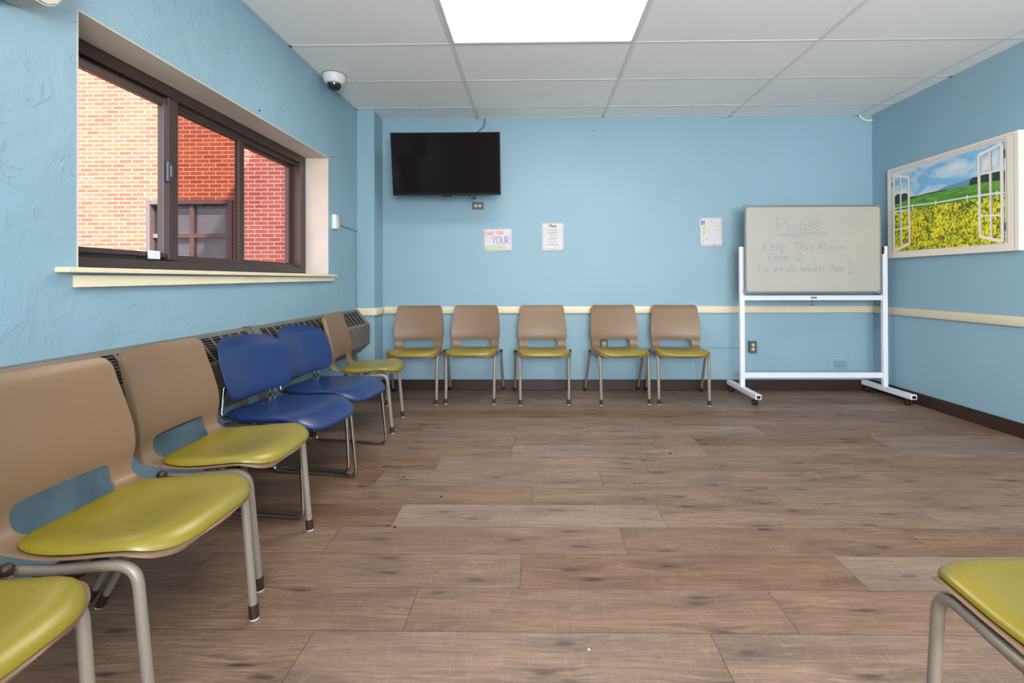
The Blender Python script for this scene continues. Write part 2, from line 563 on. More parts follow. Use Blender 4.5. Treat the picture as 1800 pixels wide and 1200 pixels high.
for q in ((RX0, RX0 + .05, RZ0, RZ1), (RX1 - .05, RX1, RZ0, RZ1), (RX0 + .05, RX1 - .05, RZ0, RZ0 + .05), (RX0 + .05, RX1 - .05, RZ1 - .05, RZ1), (.72, .78, RZ0 + .05, RZ1 - .05)):
    box(bm, q[0], q[1], YR - .1, YR - .04, q[2], q[3], bevel=.003, seg=1)
struct('added_window', bm, M_WFRAME, 'brown window frame added behind the camera, around the fill light')  # frame added to go with the rear fill lamp, never in view
CX1, CY0 = -1.487, 4.585                              # column in the far left corner
bm = BM(); box(bm, XL + 0.0005, CX1, CY0, YB - 0.0005, -0.003, HC + 0.02); struct('wall_column', bm, M_WALL, 'light blue boxed column in the far left corner')

# cream lining of the window recess
bm = BM()
box(bm, XL - 0.18, XL + 0.001, WY0, WY1, WZ1 - 0.006, WZ1 + 0.001, bevel=0.002)
box(bm, XL - 0.18, XL + 0.001, WY1 - 0.006, WY1 + 0.001, WZ0, WZ1 - 0.006, bevel=0.002)
box(bm, XL - 0.18, XL + 0.001, WY0 - 0.001, WY0 + 0.006, WZ0, WZ1 - 0.006, bevel=0.002)
struct('trim_1', bm, M_REVEAL, 'off white plastered lining of the window recess')

# baseboards
BT, BH = 0.012, 0.102
def board(name, x0, x1, y0, y1, label):
    bm = BM(); box(bm, x0, x1, y0, y1, 0.0005, BH, bevel=0.003, seg=1); struct(name, bm, M_BASE, label)
board('baseboard_far', CX1, XR - 0.0005, YB - BT, YB - 0.0005, 'dark brown baseboard along the far wall')
board('baseboard_right', XR - BT, XR - 0.0005, YR + 0.001, YB - BT, 'dark brown baseboard along the right wall')
board('baseboard_left', XL + 0.0005, XL + BT, YR + 0.001, CY0 - BT - 0.001, 'dark brown baseboard along the window wall')
bm = BM(); box(bm, XL + 0.001, CX1 + BT, CY0 - BT, CY0 - 0.0005, 0.0005, BH); box(bm, CX1 + 0.0005, CX1 + BT, CY0, YB - BT, 0.0005, BH)
struct('baseboard_column', bm, M_BASE, 'dark brown baseboard around the corner column')
# chair rail
def rail(name, x0, x1, y0, y1, label, ax):
    bm = BM()
    box(bm, x0, x1, y0, y1, 0.745, 0.812, bevel=0.006, seg=2)
    struct(name, bm, M_CREAM, label, 40)
rail('trim_2', CX1 + 0.0005, XR - 0.0005, YB - 0.024, YB - 0.0005, 'cream chair rail along the far wall', 0)
rail('trim_3', XR - 0.024, XR - 0.0005, YR + 0.001, YB - 0.024, 'cream chair rail along the right wall', 1)
rail('trim_4', XL + 0.001, CX1 + 0.024, CY0 - 0.024, CY0 - 0.0005, 'cream chair rail on the column front', 0)
rail('trim_5', CX1 + 0.0005, CX1 + 0.024, CY0 - 0.0005, YB - 0.0245, 'cream chair rail on the column side', 1)

# ------------------------------------------------------------------ ceiling: lay-in tiles on a metal grid
GX = [-0.5541 + 1.2192 * i for i in range(-1, 4)]
GX = [XL] + [x for x in GX if XL + 0.05 < x < XR - 0.05] + [XR]
GY = sorted([3.3099 + 0.6096 * j for j in range(-9, 3)])
GY = [YR] + [y for y in GY if YR + 0.05 < y < YB - 0.05] + [YB]
LIGHTS = [(-0.5541, 3.3099 - 0.6096), (-0.5541 + 1.2192, 3.3099 - 0.6096 * 6), (-0.5541 - 0.0, 3.3099 - 0.6096 * 6)]
LIGHTS = [(-0.5541, 3.3099 - 0.6096), (-0.5541 + 1.2192 * 2, 3.3099 - 0.6096 * 5)]
bm = BM()
g2 = 0.0138
rt = random.Random(5)
for i in range(len(GX) - 1):
    for j in range(len(GY) - 1):
        if any(abs(GX[i] - lx) < 0.01 and abs(GY[j] - ly) < 0.01 for lx, ly in LIGHTS): continue
        dz = rt.uniform(-0.0006, 0.0012)
        box(bm, GX[i] + (g2 if i else .002), GX[i+1] - (g2 if i < len(GX) - 2 else .002), GY[j] + g2, GY[j+1] - g2, HC + 0.0016 + dz, HC + 0.02 + dz)
struct('ceiling', bm, M_TILE, 'white fissured drop ceiling tiles')
bm = BM(); box(bm, XL - WT, XR + 0.2, YR - 0.2, YB + 0.2, HC + 0.25, HC + 0.35); struct('ceiling_slab', bm, M_DARK, 'slab above the drop ceiling')
bm = BM()
hb = 0.012
for x in GX[1:-1]: box(bm, x - hb, x + hb, YR + 0.001, YB - 0.001, HC, HC + 0.004)
for y in GY[1:-1]:
    for i in range(len(GX) - 1):
        box(bm, GX[i] + (hb if i else 0.001), GX[i+1] - (hb if i < len(GX) - 2 else 0.001), y - hb, y + hb, HC, HC + 0.004)
for a in ((XL + 0.0005, XL + 0.02, YR, YB), (XR - 0.02, XR - 0.0005, YR, YB), (XL + 0.02, XR - 0.02, YB - 0.02, YB - 0.0005), (XL + 0.02, XR - 0.02, YR + 0.0005, YR + 0.02)):
    box(bm, *a, HC, HC + 0.003)
struct('trim_6', bm, M_CEILW, 'white metal grid of the drop ceiling')

def troffer(x, y, label):
    t = empty('ceiling_light', (x, y, HC))
    tag(t, label, 'ceiling light', None)
    bm = BM()
    w, d = 1.2192, 0.6096
    a, b = 0.0135, 0.028
    for q in ((a, b, a, d - a), (w - b, w - a, a, d - a), (b, w - b, a, b + 0.006), (b, w - b, d - b - 0.006, d - a)):
        box(bm, q[0], q[1], q[2], q[3], -0.004, 0.05, bevel=0.002, seg=1)
    box(bm, a, w - a, a, d - a, 0.05, 0.06)
    obj('frame', bm, M_CEILW, t)
    bm = BM(); box(bm, b + 0.001, w - b - 0.001, b + 0.007, d - b - 0.007, 0.0, 0.008)
    obj('diffuser', bm, M_EMIT, t)
    return t
troffer(LIGHTS[0][0], LIGHTS[0][1], 'lit rectangular ceiling light panel in the white tile ceiling, in front of the television')
troffer(LIGHTS[1][0], LIGHTS[1][1], 'second lit ceiling panel, unseen, added behind the camera for its light')  # added panel, placed to brighten the right wall

# ------------------------------------------------------------------ window
win = empty('window_1', (XL - 0.18, 0, 0)); win['kind'] = 'structure'; win['label'] = 'brown aluminium sliding window in the plastered wall'
def wbox(bm, x0, x1, y0, y1, z0, z1, **k): box(bm, x0 - 0.0, x1, y0, y1, z0, z1, **k)
bm = BM()
FX0, FX1 = -0.098, -0.001
box(bm, FX0, FX1, WY0 + 0.007, WY1 - 0.007, 1.119, 1.168, bevel=0.003, seg=1)     # bottom
box(bm, FX0, -0.03, WY0 + 0.007, WY1 - 0.007, 1.168, 1.19, bevel=0.002, seg=1)
box(bm, FX0, FX1, WY0 + 0.007, WY1 - 0.007, 1.99, 2.043, bevel=0.003, seg=1)      # top
box(bm, FX0, -0.03, WY0 + 0.007, WY1 - 0.007, 1.965, 1.99, bevel=0.002, seg=1)
box(bm, FX0, FX1, WY1 - 0.085, WY1 - 0.007, 1.168, 1.99, bevel=0.003, seg=1)      # right side
box(bm, FX0, FX1, WY0 + 0.007, WY0 + 0.06, 1.168, 1.99, bevel=0.003, seg=1)
obj('frame', bm, M_WFRAME, win)
def sash(y0, y1, xo, st0, st1, top, bot, pane, m0=M_WFRAME, handle=False):
    bm = BM()
    box(bm, xo - 0.03, xo, y0, y0 + st0, 1.185, 1.97, bevel=0.002, seg=1)
    box(bm, xo - 0.03, xo, y1 - st1, y1, 1.185, 1.97, bevel=0.002, seg=1)
    box(bm, xo - 0.03, xo, y0 + st0, y1 - st1, 1.185, bot, bevel=0.002, seg=1)
    box(bm, xo - 0.03, xo, y0 + st0, y1 - st1, top, 1.97, bevel=0.002, seg=1)
    s = obj('sash', bm, m0, win)
    bm = BM(); box(bm, xo - 0.018, xo - 0.013, y0 + st0 - 0.002, y1 - st1 + 0.002, bot - 0.002, top + 0.002)
    obj('pane', bm, pane, s)
    return s
s1 = sash(1.83, 2.47, -0.004, 0.04, 0.05, 1.935, 1.208, M_GLASS_CLEAR)
s2 = sash(2.475, 3.16, -0.036, 0.035, 0.055, 1.948, 1.20, M_GLASS_TINT)
s3 = sash(3.165, 3.85, -0.068, 0.03, 0.05, 1.945, 1.205, M_GLASS_PINKREFL)
bm = BM(); box(bm, -0.03, 0.004, 2.447, 2.515, 1.172, 1.985, bevel=0.003, seg=1)
obj('mullion', bm, M_WFRAME, win)
bm = BM(); box(bm, -0.002, 0.003, 2.415, 2.445, 1.2, 1.94, bevel=0.001, seg=1); obj('screen_stile', bm, M_WFRAME2, win)
bm = BM(); box(bm, 0.004, 0.02, 2.425, 2.447, 1.56, 1.66, bevel=0.004); box(bm, 0.02, 0.032, 2.43, 2.443, 1.58, 1.64, bevel=0.004)
o = obj('latch', bm, M_LATCH, win); o['label'] = 'grey metal latch'
bm = BM(); box(bm, -0.001, 0.018, 2.315, 2.375, 1.172, 1.212, bevel=0.004)
o = obj('lock_block', bm, M_WHITE, win); o['label'] = 'small white plastic block'
bm = BM(); box(bm, -0.001, 0.228, 1.68, 4.005, 1.098, 1.1165, bevel=0.003)
obj('sill', bm, M_CREAM, win)
bm = BM()
prism(bm, [(1.745, 1.046), (3.99, 1.066), (3.99, 1.095), (1.745, 1.088)], lambda u, v, d: (d, u, v), 0.181, 0.206)
obj('apron', bm, M_CREAM, win)

# ------------------------------------------------------------------ outside: neighbouring brick wing
bm = BM(); box(bm, -30, 12, -12, 20, -0.9, -0.6); struct('ground', bm, plain('grey_asphalt', rgb(120, 118, 114), 0.9, bump=0.5, bscale=40), 'asphalt yard outside')
bm = BM(); box(bm, XL - WT, 8, YR - 0.2, 8.0, HC + 0.36, 7.65); struct('wall_upper', bm, M_BRICK, 'upper brick storeys of this building')
bb = empty('brick_building', (-7, 8.0, -0.6))
tag(bb, 'red brick building wing with a brown gridded window, seen outside through the sliding window', 'building')
BO = Vector((7, -8.0, 0.6))
def bbox_(bm, x0, x1, y0, y1, z0, z1, **k): box(bm, x0 + 7, x1 + 7, y0 - 8.0, y1 - 8.0, z0 + 0.6, z1 + 0.6, **k)
OX0, OX1, OZ0, OZ1 = -6.33, -4.90, 0.75, 2.39
bm = BM()
bbox_(bm, -16, OX0, 8.0, 8.3, -0.6, 6.5); bbox_(bm, OX1, -1.0, 8.0, 8.3, -0.6, 6.5)
bbox_(bm, OX0, OX1, 8.0, 8.3, -0.6, OZ0); bbox_(bm, OX0, OX1, 8.0, 8.3, OZ1, 6.5)
o = obj('brick_wall', bm, M_BRICK, bb)
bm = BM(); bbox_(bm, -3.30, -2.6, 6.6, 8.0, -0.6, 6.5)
obj('brick_pier', bm, brick_mat('shaded_side_brick', rgb(150, 76, 66), rgb(126, 60, 56), rgb(170, 140, 130)), bb)  # darker copy of the brick, the pier's shade put into its colour
bm = BM()
f = 0.075
for q in ((OX0, OX0 + f, OZ0, OZ1), (OX1 - f, OX1, OZ0, OZ1), (OX0 + f, OX1 - f, OZ1 - f, OZ1), (OX0 + f, OX1 - f, OZ0, OZ0 + f)):
    bbox_(bm, q[0], q[1], 7.97, 8.14, q[2], q[3], bevel=0.006, seg=1)
wf = obj('window_frame', bm, plain('taupe_window_metal', rgb(108, 92, 92), 0.5), bb)
bm = BM()
for x in (-6.12, -5.61, -5.02):
    bbox_(bm, x - 0.035, x + 0.035, 8.03, 8.11, OZ0 + f, OZ1 - f, bevel=0.004, seg=1)
for z in (1.81, 1.25):
    bbox_(bm, OX0 + f, OX1 - f, 8.035, 8.105, z - 0.035, z + 0.035, bevel=0.004, seg=1)
obj('glazing_bars', bm, plain('taupe_glazing_metal', rgb(124, 108, 106), 0.5), wf)
bm = BM(); bbox_(bm, OX0 + f, OX1 - f, 8.07, 8.075, OZ0 + f, OZ1 - f); obj('pane', bm, M_GLASS_OUT, wf)
bm = BM()
z = OZ0 + f + 0.01
while z < OZ1 - f - 0.1:
    vs = [bm.verts.new((x + 7, y - 8.0, zz + 0.6)) for x, y, zz in ((OX0 + f + .02, 8.13, z), (OX1 - f - .02, 8.13, z), (OX1 - f - .02, 8.141, z + 0.029), (OX0 + f + .02, 8.141, z + 0.029))]
    bm.faces.new(vs); z += 0.031
bbox_(bm, OX0 + f + .02, OX1 - f - .02, 8.12, 8.17, OZ1 - f - 0.1, OZ1 - f - 0.05)
obj('blind', bm, plain('pale_blind', rgb(232, 236, 240), 0.6), wf)
bm = BM(); bbox_(bm, OX0, OX1, 8.29, 8.4, OZ0, OZ1); obj('dark_panel', bm, M_DARK, bb)  # black panel, darkness of the unlit room behind the blind

# ------------------------------------------------------------------ tan stacking chair
SP = [(.224,.828),(.206,.80),(.188,.74),(.168,.67),(.151,.60),(.145,.545),(.149,.495),(.139,.458),(.108,.436),(.05,.426),(-.03,.421),(-.11,.424),(-.18,.431),(-.235,.434),(-.277,.430),(-.308,.418)]
SW = [.200,.207,.212,.220,.226,.224,.216,.212,.215,.221,.227,.229,.228,.223,.213,.197]
def shell_pt(s, t, depth=0.0):
    """s in 0..1 from back top to seat front, t in -1..1 across"""
    n = len(SP) - 1
    q = s * n
    k = min(int(q), n - 1); fr = q - k
    def C(A, i): return A[max(0, min(len(A) - 1, i))]
    def cr(a, b, c, d, t): return 0.5 * (2*b + (c-a)*t + (2*a-5*b+4*c-d)*t*t + (-a+3*b-3*c+d)*t**3)
    y = cr(*[C(SP, k+i)[0] for i in (-1, 0, 1, 2)], fr); z = cr(*[C(SP, k+i)[1] for i in (-1, 0, 1, 2)], fr)
    e = 0.02
    def pt(qq):
        kk = min(max(int(qq), 0), n - 1); f2 = qq - kk
        return (cr(*[C(SP, kk+i)[0] for i in (-1, 0, 1, 2)], f2), cr(*[C(SP, kk+i)[1] for i in (-1, 0, 1, 2)], f2))
    a, b = pt(max(0, q - e)), pt(min(n, q + e))
    ty, tz = b[0] - a[0], b[1] - a[1]
    L = math.hypot(ty, tz) or 1
    ny, nz = tz / L, -ty / L            # towards the sitter: forward (-y) on the back, up on the seat
    w = interp(list(range(len(SW))), SW, q)
    r = 0.035
    dtop = 0.829 - z
    dfr = 0.308 + y
    if s > 0.8 and dfr < .08: w -= .08 - math.sqrt(max(0, .08**2 - (.08 - max(dfr, 0))**2))
    if s < 0.3 and dtop < r: w -= r - math.sqrt(max(0, r*r - (r - max(dtop, 0))**2))
    fs = sstep(.62, 1.0, s)
    back = 1 - sstep(.38, .56, s)
    at = abs(t)
    off = back * 0.020 * t * t + (1 - back) * (1 - fs) * 0.010 * t * t
    off += 0.006 * sstep(.62, .78, s) * (1 - sstep(.82, .94, s)) * at**3
    off -= 0.014 * sstep(.84, 1.0, s) * at**3
    y += 0.016 * fs**2 * at**2.4
    top = 1 - sstep(0.0, 0.09, s)
    z += -0.004 * top * t * t * 2
    return Vector((w * t, y + (off - depth) * ny, z + (off - depth) * nz)), (ny, nz), w

def seat_top(x, y):
    """height of the shell's seat at x, y"""
    best = None
    t = max(-1, min(1, x / 0.228))
    lo, hi = 0.5, 1.0
    prev = None
    for i in range(41):
        s = 0.5 + 0.5 * i / 40
        p, _, w = shell_pt(s, t)
        if prev is not None and (prev.y - y) * (p.y - y) <= 0 and abs(p.y - prev.y) > 1e-9:
            f = (prev.y - y) / (prev.y - p.y)
            return prev.z + (p.z - prev.z) * f
        prev = p
    return prev.z if y < 0 else 0.44

def evaluated(o):
    dg = bpy.context.evaluated_depsgraph_get()
    dg.update()
    me = bpy.data.meshes.new_from_object(o.evaluated_get(dg))
    return me

def make_tan_chair():
    root = empty('stacking_chair')
    bm = BM()
    NS, NTt = 110, 34
    cols = [-1 + 2 * i / NTt for i in range(NTt + 1)]
    rows = []
    for i in range(NS + 1):
        s = (i / NS)
        s = s ** 1.0
        if i == 0: s = 0.0
        row = []
        fl = 0.022 * (1 - sstep(.40, .56, s)) + 0.003
        for side in (-1,):
            for k in (3, 2, 1):
                p, nn, w = shell_pt(s, -1.0)
                u = k / 3
                row.append(Vector((p.x - 0.004 * math.sin(u * PI / 2) , p.y - nn[0] * fl * u, p.z - nn[1] * fl * u)))
        for t in cols: row.append(shell_pt(s, t)[0])
        for k in (1, 2, 3):
            p, nn, w = shell_pt(s, 1.0)
            u = k / 3
            row.append(Vector((p.x + 0.004 * math.sin(u * PI / 2), p.y - nn[0] * fl * u, p.z - nn[1] * fl * u)))
        rows.append([bm.verts.new(v) for v in row])
    for a, b in zip(rows, rows[1:]):
        for k in range(len(a) - 1):
            bm.faces.new((a[k], a[k+1], b[k+1], b[k]))
    bmesh.ops.recalc_face_normals(bm, faces=bm.faces)
    bm.normal_update()
    bm.faces.ensure_lookup_table()
    mid = max(bm.faces, key=lambda f: (abs(f.calc_center_median().x) < 0.05 and f.calc_center_median().y < 0 and 1) or 0)
    if mid.normal.z < 0: bmesh.ops.reverse_faces(bm, faces=bm.faces)
    me = bpy.data.meshes.new('seat_shell'); bm.to_mesh(me); bm.free()
    tmp = bpy.data.objects.new('tmp_shell', me); COL.objects.link(tmp)
    so = tmp.modifiers.new('s', 'SOLIDIFY'); so.thickness = 0.0065; so.offset = -1
    # rounded slot at the base of the back
    cb = BM()
    pts = []
    a, z0, z1, r = 0.146, 0.4315, 0.514, 0.028
    for cx, cz, a0 in ((a - r, z1 - r, 0), (-a + r, z1 - r, 90), (-a + r, z0 + r, 180), (a - r, z0 + r, 270)):
        for k in range(7):
            an = math.radians(a0 + k * 15)
            pts.append((cx + r * math.cos(an), cz + r * math.sin(an)))
    prism(cb, pts, lambda u, v, d: (u, d, v), 0.088, 0.30)
    bmesh.ops.recalc_face_normals(cb, faces=cb.faces)
    cme = bpy.data.meshes.new('tmp_cut'); cb.to_mesh(cme); cb.free()
    cut = bpy.data.objects.new('tmp_cut', cme); COL.objects.link(cut)
    bo = tmp.modifiers.new('b', 'BOOLEAN'); bo.operation = 'DIFFERENCE'; bo.object = cut; bo.solver = 'EXACT'
    me2 = evaluated(tmp)
    bpy.data.objects.remove(tmp); bpy.data.objects.remove(cut)
    for p in me2.polygons: p.use_smooth = True
    me2.set_sharp_from_angle(angle=math.radians(40))
    me2.materials.clear()
    me2.name = 'seat_shell'
    mesh_obj('seat_shell', me2, M_TAN, root)
    # cushion
    bm = BM()
    NR, NA = 16, 88
    cy, a, bf, br = -0.095, 0.2230, 0.208, 0.197
    nexp = 4.8
    def ring(r, top):
        out = []
        for k in range(NA):
            th = 2 * PI * k / NA
            c, s_ = math.cos(th), math.sin(th)
            x = math.copysign(abs(c) ** (2 / nexp), c)
            y = math.copysign(abs(s_) ** (2 / nexp), s_)
            y2 = cy + y * r * (br if y > 0 else bf)
            x2 = x * r * a * (1 - 0.05 * sstep(-0.1, 0.10, y2))
            if y < 0: y2 += 0.026 * abs(x * r) ** 3 * sstep(0.3, 1, -y * r)
            z = seat_top(x2, y2)
            if top:
                pad = 0.0045 + 0.0235 * (1 - r ** 9) ** 0.5 * (1 - 0.35 * sstep(-0.02, 0.09, y2)) - 0.007 * (1 - r ** 2) ** 2
                z += pad
            else:
                z += 0.0012 + 0.002 * (1 - r)
            out.append(bm.verts.new((x2, y2, z)))
        return out
    rs = [0.02] + [math.sin(PI / 2 * (i / NR)) for i in range(2, NR + 1)]
    top = [ring(r, True) for r in rs]
    bot = [ring(r, False) for r in (0.97, 0.5, 0.02)]
    allr = top + bot
    for A, B in zip(allr, allr[1:]):
        for k in range(NA):
            bm.faces.new((A[k], A[(k+1) % NA], B[(k+1) % NA], B[k]))
    bm.faces.new(allr[0]); bm.faces.new(allr[-1])
    obj('seat_cushion', bm, M_GREEN, root, 70)
    # legs: each front leg bends back into its side rail
    for sx in (-1, 1):
        bm = BM()
        path = fillet([(sx*.207, -.268, .004), (sx*.211, -.232, .414), (sx*.220, -.05, .402), (sx*.224, .045, .402)], [0.055, 0.05], 9)
        tube(bm, path, 0.0125, 14)
        lg = obj('leg', bm, M_TUBE, root, 50)
        bm = BM()
        tube(bm, [(sx*.207, -.268, .007), (sx*.2073, -.2645, .048)], 0.0148, 14)
        obj('foot_sleeve', bm, M_BROWNP, lg, 50)
        bm = BM(); lathe(bm, [(0.012, 0.0), (0.0145, 0.002), (0.0145, 0.007)], (sx*.207, -.2682, 0.0003), 14); obj('glide', bm, M_GLIDE, lg, 50)
        bm = BM()
        tube(bm, [(sx*.257, .27, .004), (sx*.250, .085, .33), (sx*.250, .036, .415)], 0.0112, 14)
        tube(bm, [(sx*.250, .052, .386), (sx*.224, .036, .398)], 0.008, 10)
        lg = obj('leg', bm, M_TUBE, root, 50)
        bm = BM()
        tube(bm, [(sx*.257, .27, .007), (sx*.2561, .2465, .046)], 0.0138, 14)
        obj('foot_sleeve', bm, M_BROWNP, lg, 50)
        bm = BM(); lathe(bm, [(0.011, 0.0), (0.0135, 0.002), (0.0135, 0.007)], (sx*.257, .27, 0.0003), 14); obj('glide', bm, M_GLIDE, lg, 50)
        bm = BM(); lathe(bm, [(0.0128, 0.0), (0.0150, 0.008), (0.0145, 0.016), (0.010, 0.023), (0.0, 0.026)], (sx*.250, .034, .408), 14); obj('leg_cap', bm, M_BROWNP, lg, 60)
    bm = BM()
    tube(bm, fillet([(-.222, -.03, .392), (-.17, -.03, .375), (.17, -.03, .375), (.222, -.03, .392)], 0.03), 0.0105, 12)
    obj('crossbar', bm, M_TUBE, root, 50)
    return root

# ------------------------------------------------------------------ blue guest chair on a sled base
def make_blue_chair():
    root = empty('sled_chair')
    bm = BM()
    NR, NA = 18, 96
    def S(x, y):
        z = interp([-.30, -.262, -.23, -.18, -.08, .06, .16, .22], [.388, .415, .440, .455, .450, .444, .450, .452], y)
        return z
    # smooth the profile a little
    def Sm(x, y): return sum(S(x, y + d) for d in (-.03, -.015, 0, .015, .03)) / 5 + 0.006 * (x / .23) ** 2 * (1 - sstep(.1, .25, -y)) - 0.02 * abs(x / .235) ** 4 * sstep(.1, .27, -y)
    nexp = 5.4
    def ring(r, top):
        out = []
        for k in range(NA):
            th = 2 * PI * k / NA
            c, s_ = math.cos(th), math.sin(th)
            x = math.copysign(abs(c) ** (2 / nexp), c); y = math.copysign(abs(s_) ** (2 / nexp), s_)
            y2 = -0.045 + y * r * (0.245 if y < 0 else 0.258)
            x2 = x * r * (0.236 - 0.022 * sstep(0, .2, y2))
            if y < 0: y2 += 0.03 * abs(x * r) ** 3
            z = Sm(x2, y2)
            if top: z += -0.014 + 0.014 * (1 - r ** 6) ** 0.5
            else: z += -0.014 - 0.026 * (1 - r ** 8) ** 0.5 - 0.004
            out.append(bm.verts.new((x2, y2, z)))
        return out
    rs = [0.02] + [math.sin(PI / 2 * (i / NR)) for i in range(2, NR + 1)]
    allr = [ring(r, True) for r in rs] + [ring(r, False) for r in [1.0] + rs[::-1][1:]]
    for A, B in zip(allr, allr[1:]):
        for k in range(NA): bm.faces.new((A[k], A[(k+1) % NA], B[(k+1) % NA], B[k]))
    bm.faces.new(allr[0]); bm.faces.new(allr[-1])
    obj('seat', bm, M_BLUE, root, 70)
    # back pad
    bm = BM()
    def ringb(r, front):
        out = []
        for k in range(NA):
            th = 2 * PI * k / NA
            c, s_ = math.cos(th), math.sin(th)
            ne = 3.2 if s_ > 0 else 6.5
            x = math.copysign(abs(c) ** (2 / ne), c); h = math.copysign(abs(s_) ** (2 / ne), s_)
            hh = h * r
            x2 = x * r * (0.245 - 0.016 * sstep(0.2, 1, -hh))
            z = 0.650 + hh * (0.140 if h > 0 else 0.150)
            y = 0.212 + 0.04 * (z - 0.655) / 0.13 - 0.052 * (x2 / 0.245) ** 2 + 0.02 * sstep(.4, 1, hh) ** 2
            d = 0.013 * (1 - r ** 5) ** 0.5
            y += -d if front else d
            out.append(bm.verts.new((x2, y, z)))
        return out
    allr = [ringb(r, True) for r in rs] + [ringb(r, False) for r in rs[::-1][1:]]
    for A, B in zip(allr, allr[1:]):
        for k in range(NA): bm.faces.new((A[k], A[(k+1) % NA], B[(k+1) % NA], B[k]))
    bm.faces.new(allr[0]); bm.faces.new(allr[-1])
    obj('backrest', bm, M_BLUE, root, 70)
    for sx in (-1, 1):
        bm = BM()
        path = [(sx*.222, .10, .405), (sx*.222, -.215, .402), (sx*.238, -.245, .0105), (sx*.248, .262, .0105), (sx*.222, .16, .408), (sx*.222, .10, .405)]
        path = fillet(path, [0.03, 0.035, 0.035, 0.03], 8)
        tube(bm, path, 0.0098, 14)
        obj('leg_loop', bm, M_CHROME, root, 50)
        bm = BM()
        tube(bm, fillet([(sx*.215, .02, .412), (sx*.196, .205, .425), (sx*.176, .207, .56)], 0.03, 8), 0.0078, 12)
        obj('back_support', bm, M_CHROME, root, 50)
        bm = BM()
        tube(bm, fillet([(sx*.193, .03, .412), (sx*.176, .222, .425), (sx*.156, .220, .56)], 0.03, 8), 0.0078, 12)
        obj('back_support', bm, M_CHROME, root, 50)
        bm = BM(); lathe(bm, [(0.004, -0.008), (0.012, -0.006), (0.012, 0.006), (0.004, 0.008)], (sx*.243, -.02, .402), 12, 'x'); obj('stacking_bumper', bm, M_DARK, root, 50)
    bm = BM(); tube(bm, [(-.222, -.12, .402), (.222, -.12, .402)], 0.0085, 12); tube(bm, [(-.222, .12, .405), (.222, .12, .405)], 0.0085, 12)
    obj('crossbar', bm, M_CHROME, root, 50)
    return root

tan0 = make_tan_chair()
blue0 = make_blue_chair()
D = math.radians
def place(proto, first, fx, fy, deg, front, label, cat, group):
    """put the middle of the two front feet at fx, fy; deg is the turn about z"""
    a = D(deg)
    fwd = Vector((math.sin(a), -math.cos(a)))
    o = proto if first else copy_tree(proto)
    o.location = (fx - fwd.x * front, fy - fwd.y * front, 0)
    o.rotation_euler = (0, 0, a)
    tag(o, label, cat, group)
    return o
G1, G2, G3 = 'tan and lime chairs along the far wall', 'tan and lime chairs along the radiator wall', 'blue sled chairs along the radiator wall'
place(tan0, True, -1.052, 4.225, 5, .268, 'tan chair with lime seat, leftmost of the far wall row, under the television', 'chair', G1)
place(tan0, False, -.562, 4.272, 0, .268, 'tan chair with lime seat against the far wall, second from the corner column', 'chair', G1)
place(tan0, False, .081, 4.243, 2, .268, 'tan chair with lime seat, middle of the five chairs at the far wall', 'chair', G1)
place(tan0, False, .770, 4.255, 4, .268, 'tan far wall chair with lime seat, an outlet showing through its back slot', 'chair', G1)
place(tan0, False, 1.263, 4.238, -6, .268, 'tan far wall chair with lime seat, nearest the whiteboard stand', 'chair', G1)
place(tan0, False, -1.015, 3.660, 95, .268, 'tan chair with lime seat by the radiator, just beyond the two blue chairs', 'chair', G2)
place(tan0, False, -.957, 1.906, 92, .268, 'tan chair with lime seat by the radiator, on the camera side of the blue chairs', 'chair', G2)
place(tan0, False, -.888, 1.350, 90, .268, 'large near tan chair with lime seat, its back cut by the left photo edge', 'chair', G2)
place(tan0, False, -.900, .800, 90, .268, 'nearest chair at the bottom left corner, only its lime seat front showing', 'chair', G2)
place(tan0, False, 1.060, 1.098, 180, .268, 'single tan chair with lime green seat at the bottom right corner, facing the far wall', 'chair', None)
place(blue0, True, -1.000, 2.440, 82, .245, 'blue vinyl chair on a chrome sled base, the nearer of the two blue chairs', 'chair', G3)
place(blue0, False, -.998, 2.975, 82, .245, 'blue vinyl chair on a chrome sled base, the farther of the two blue chairs', 'chair', G3)

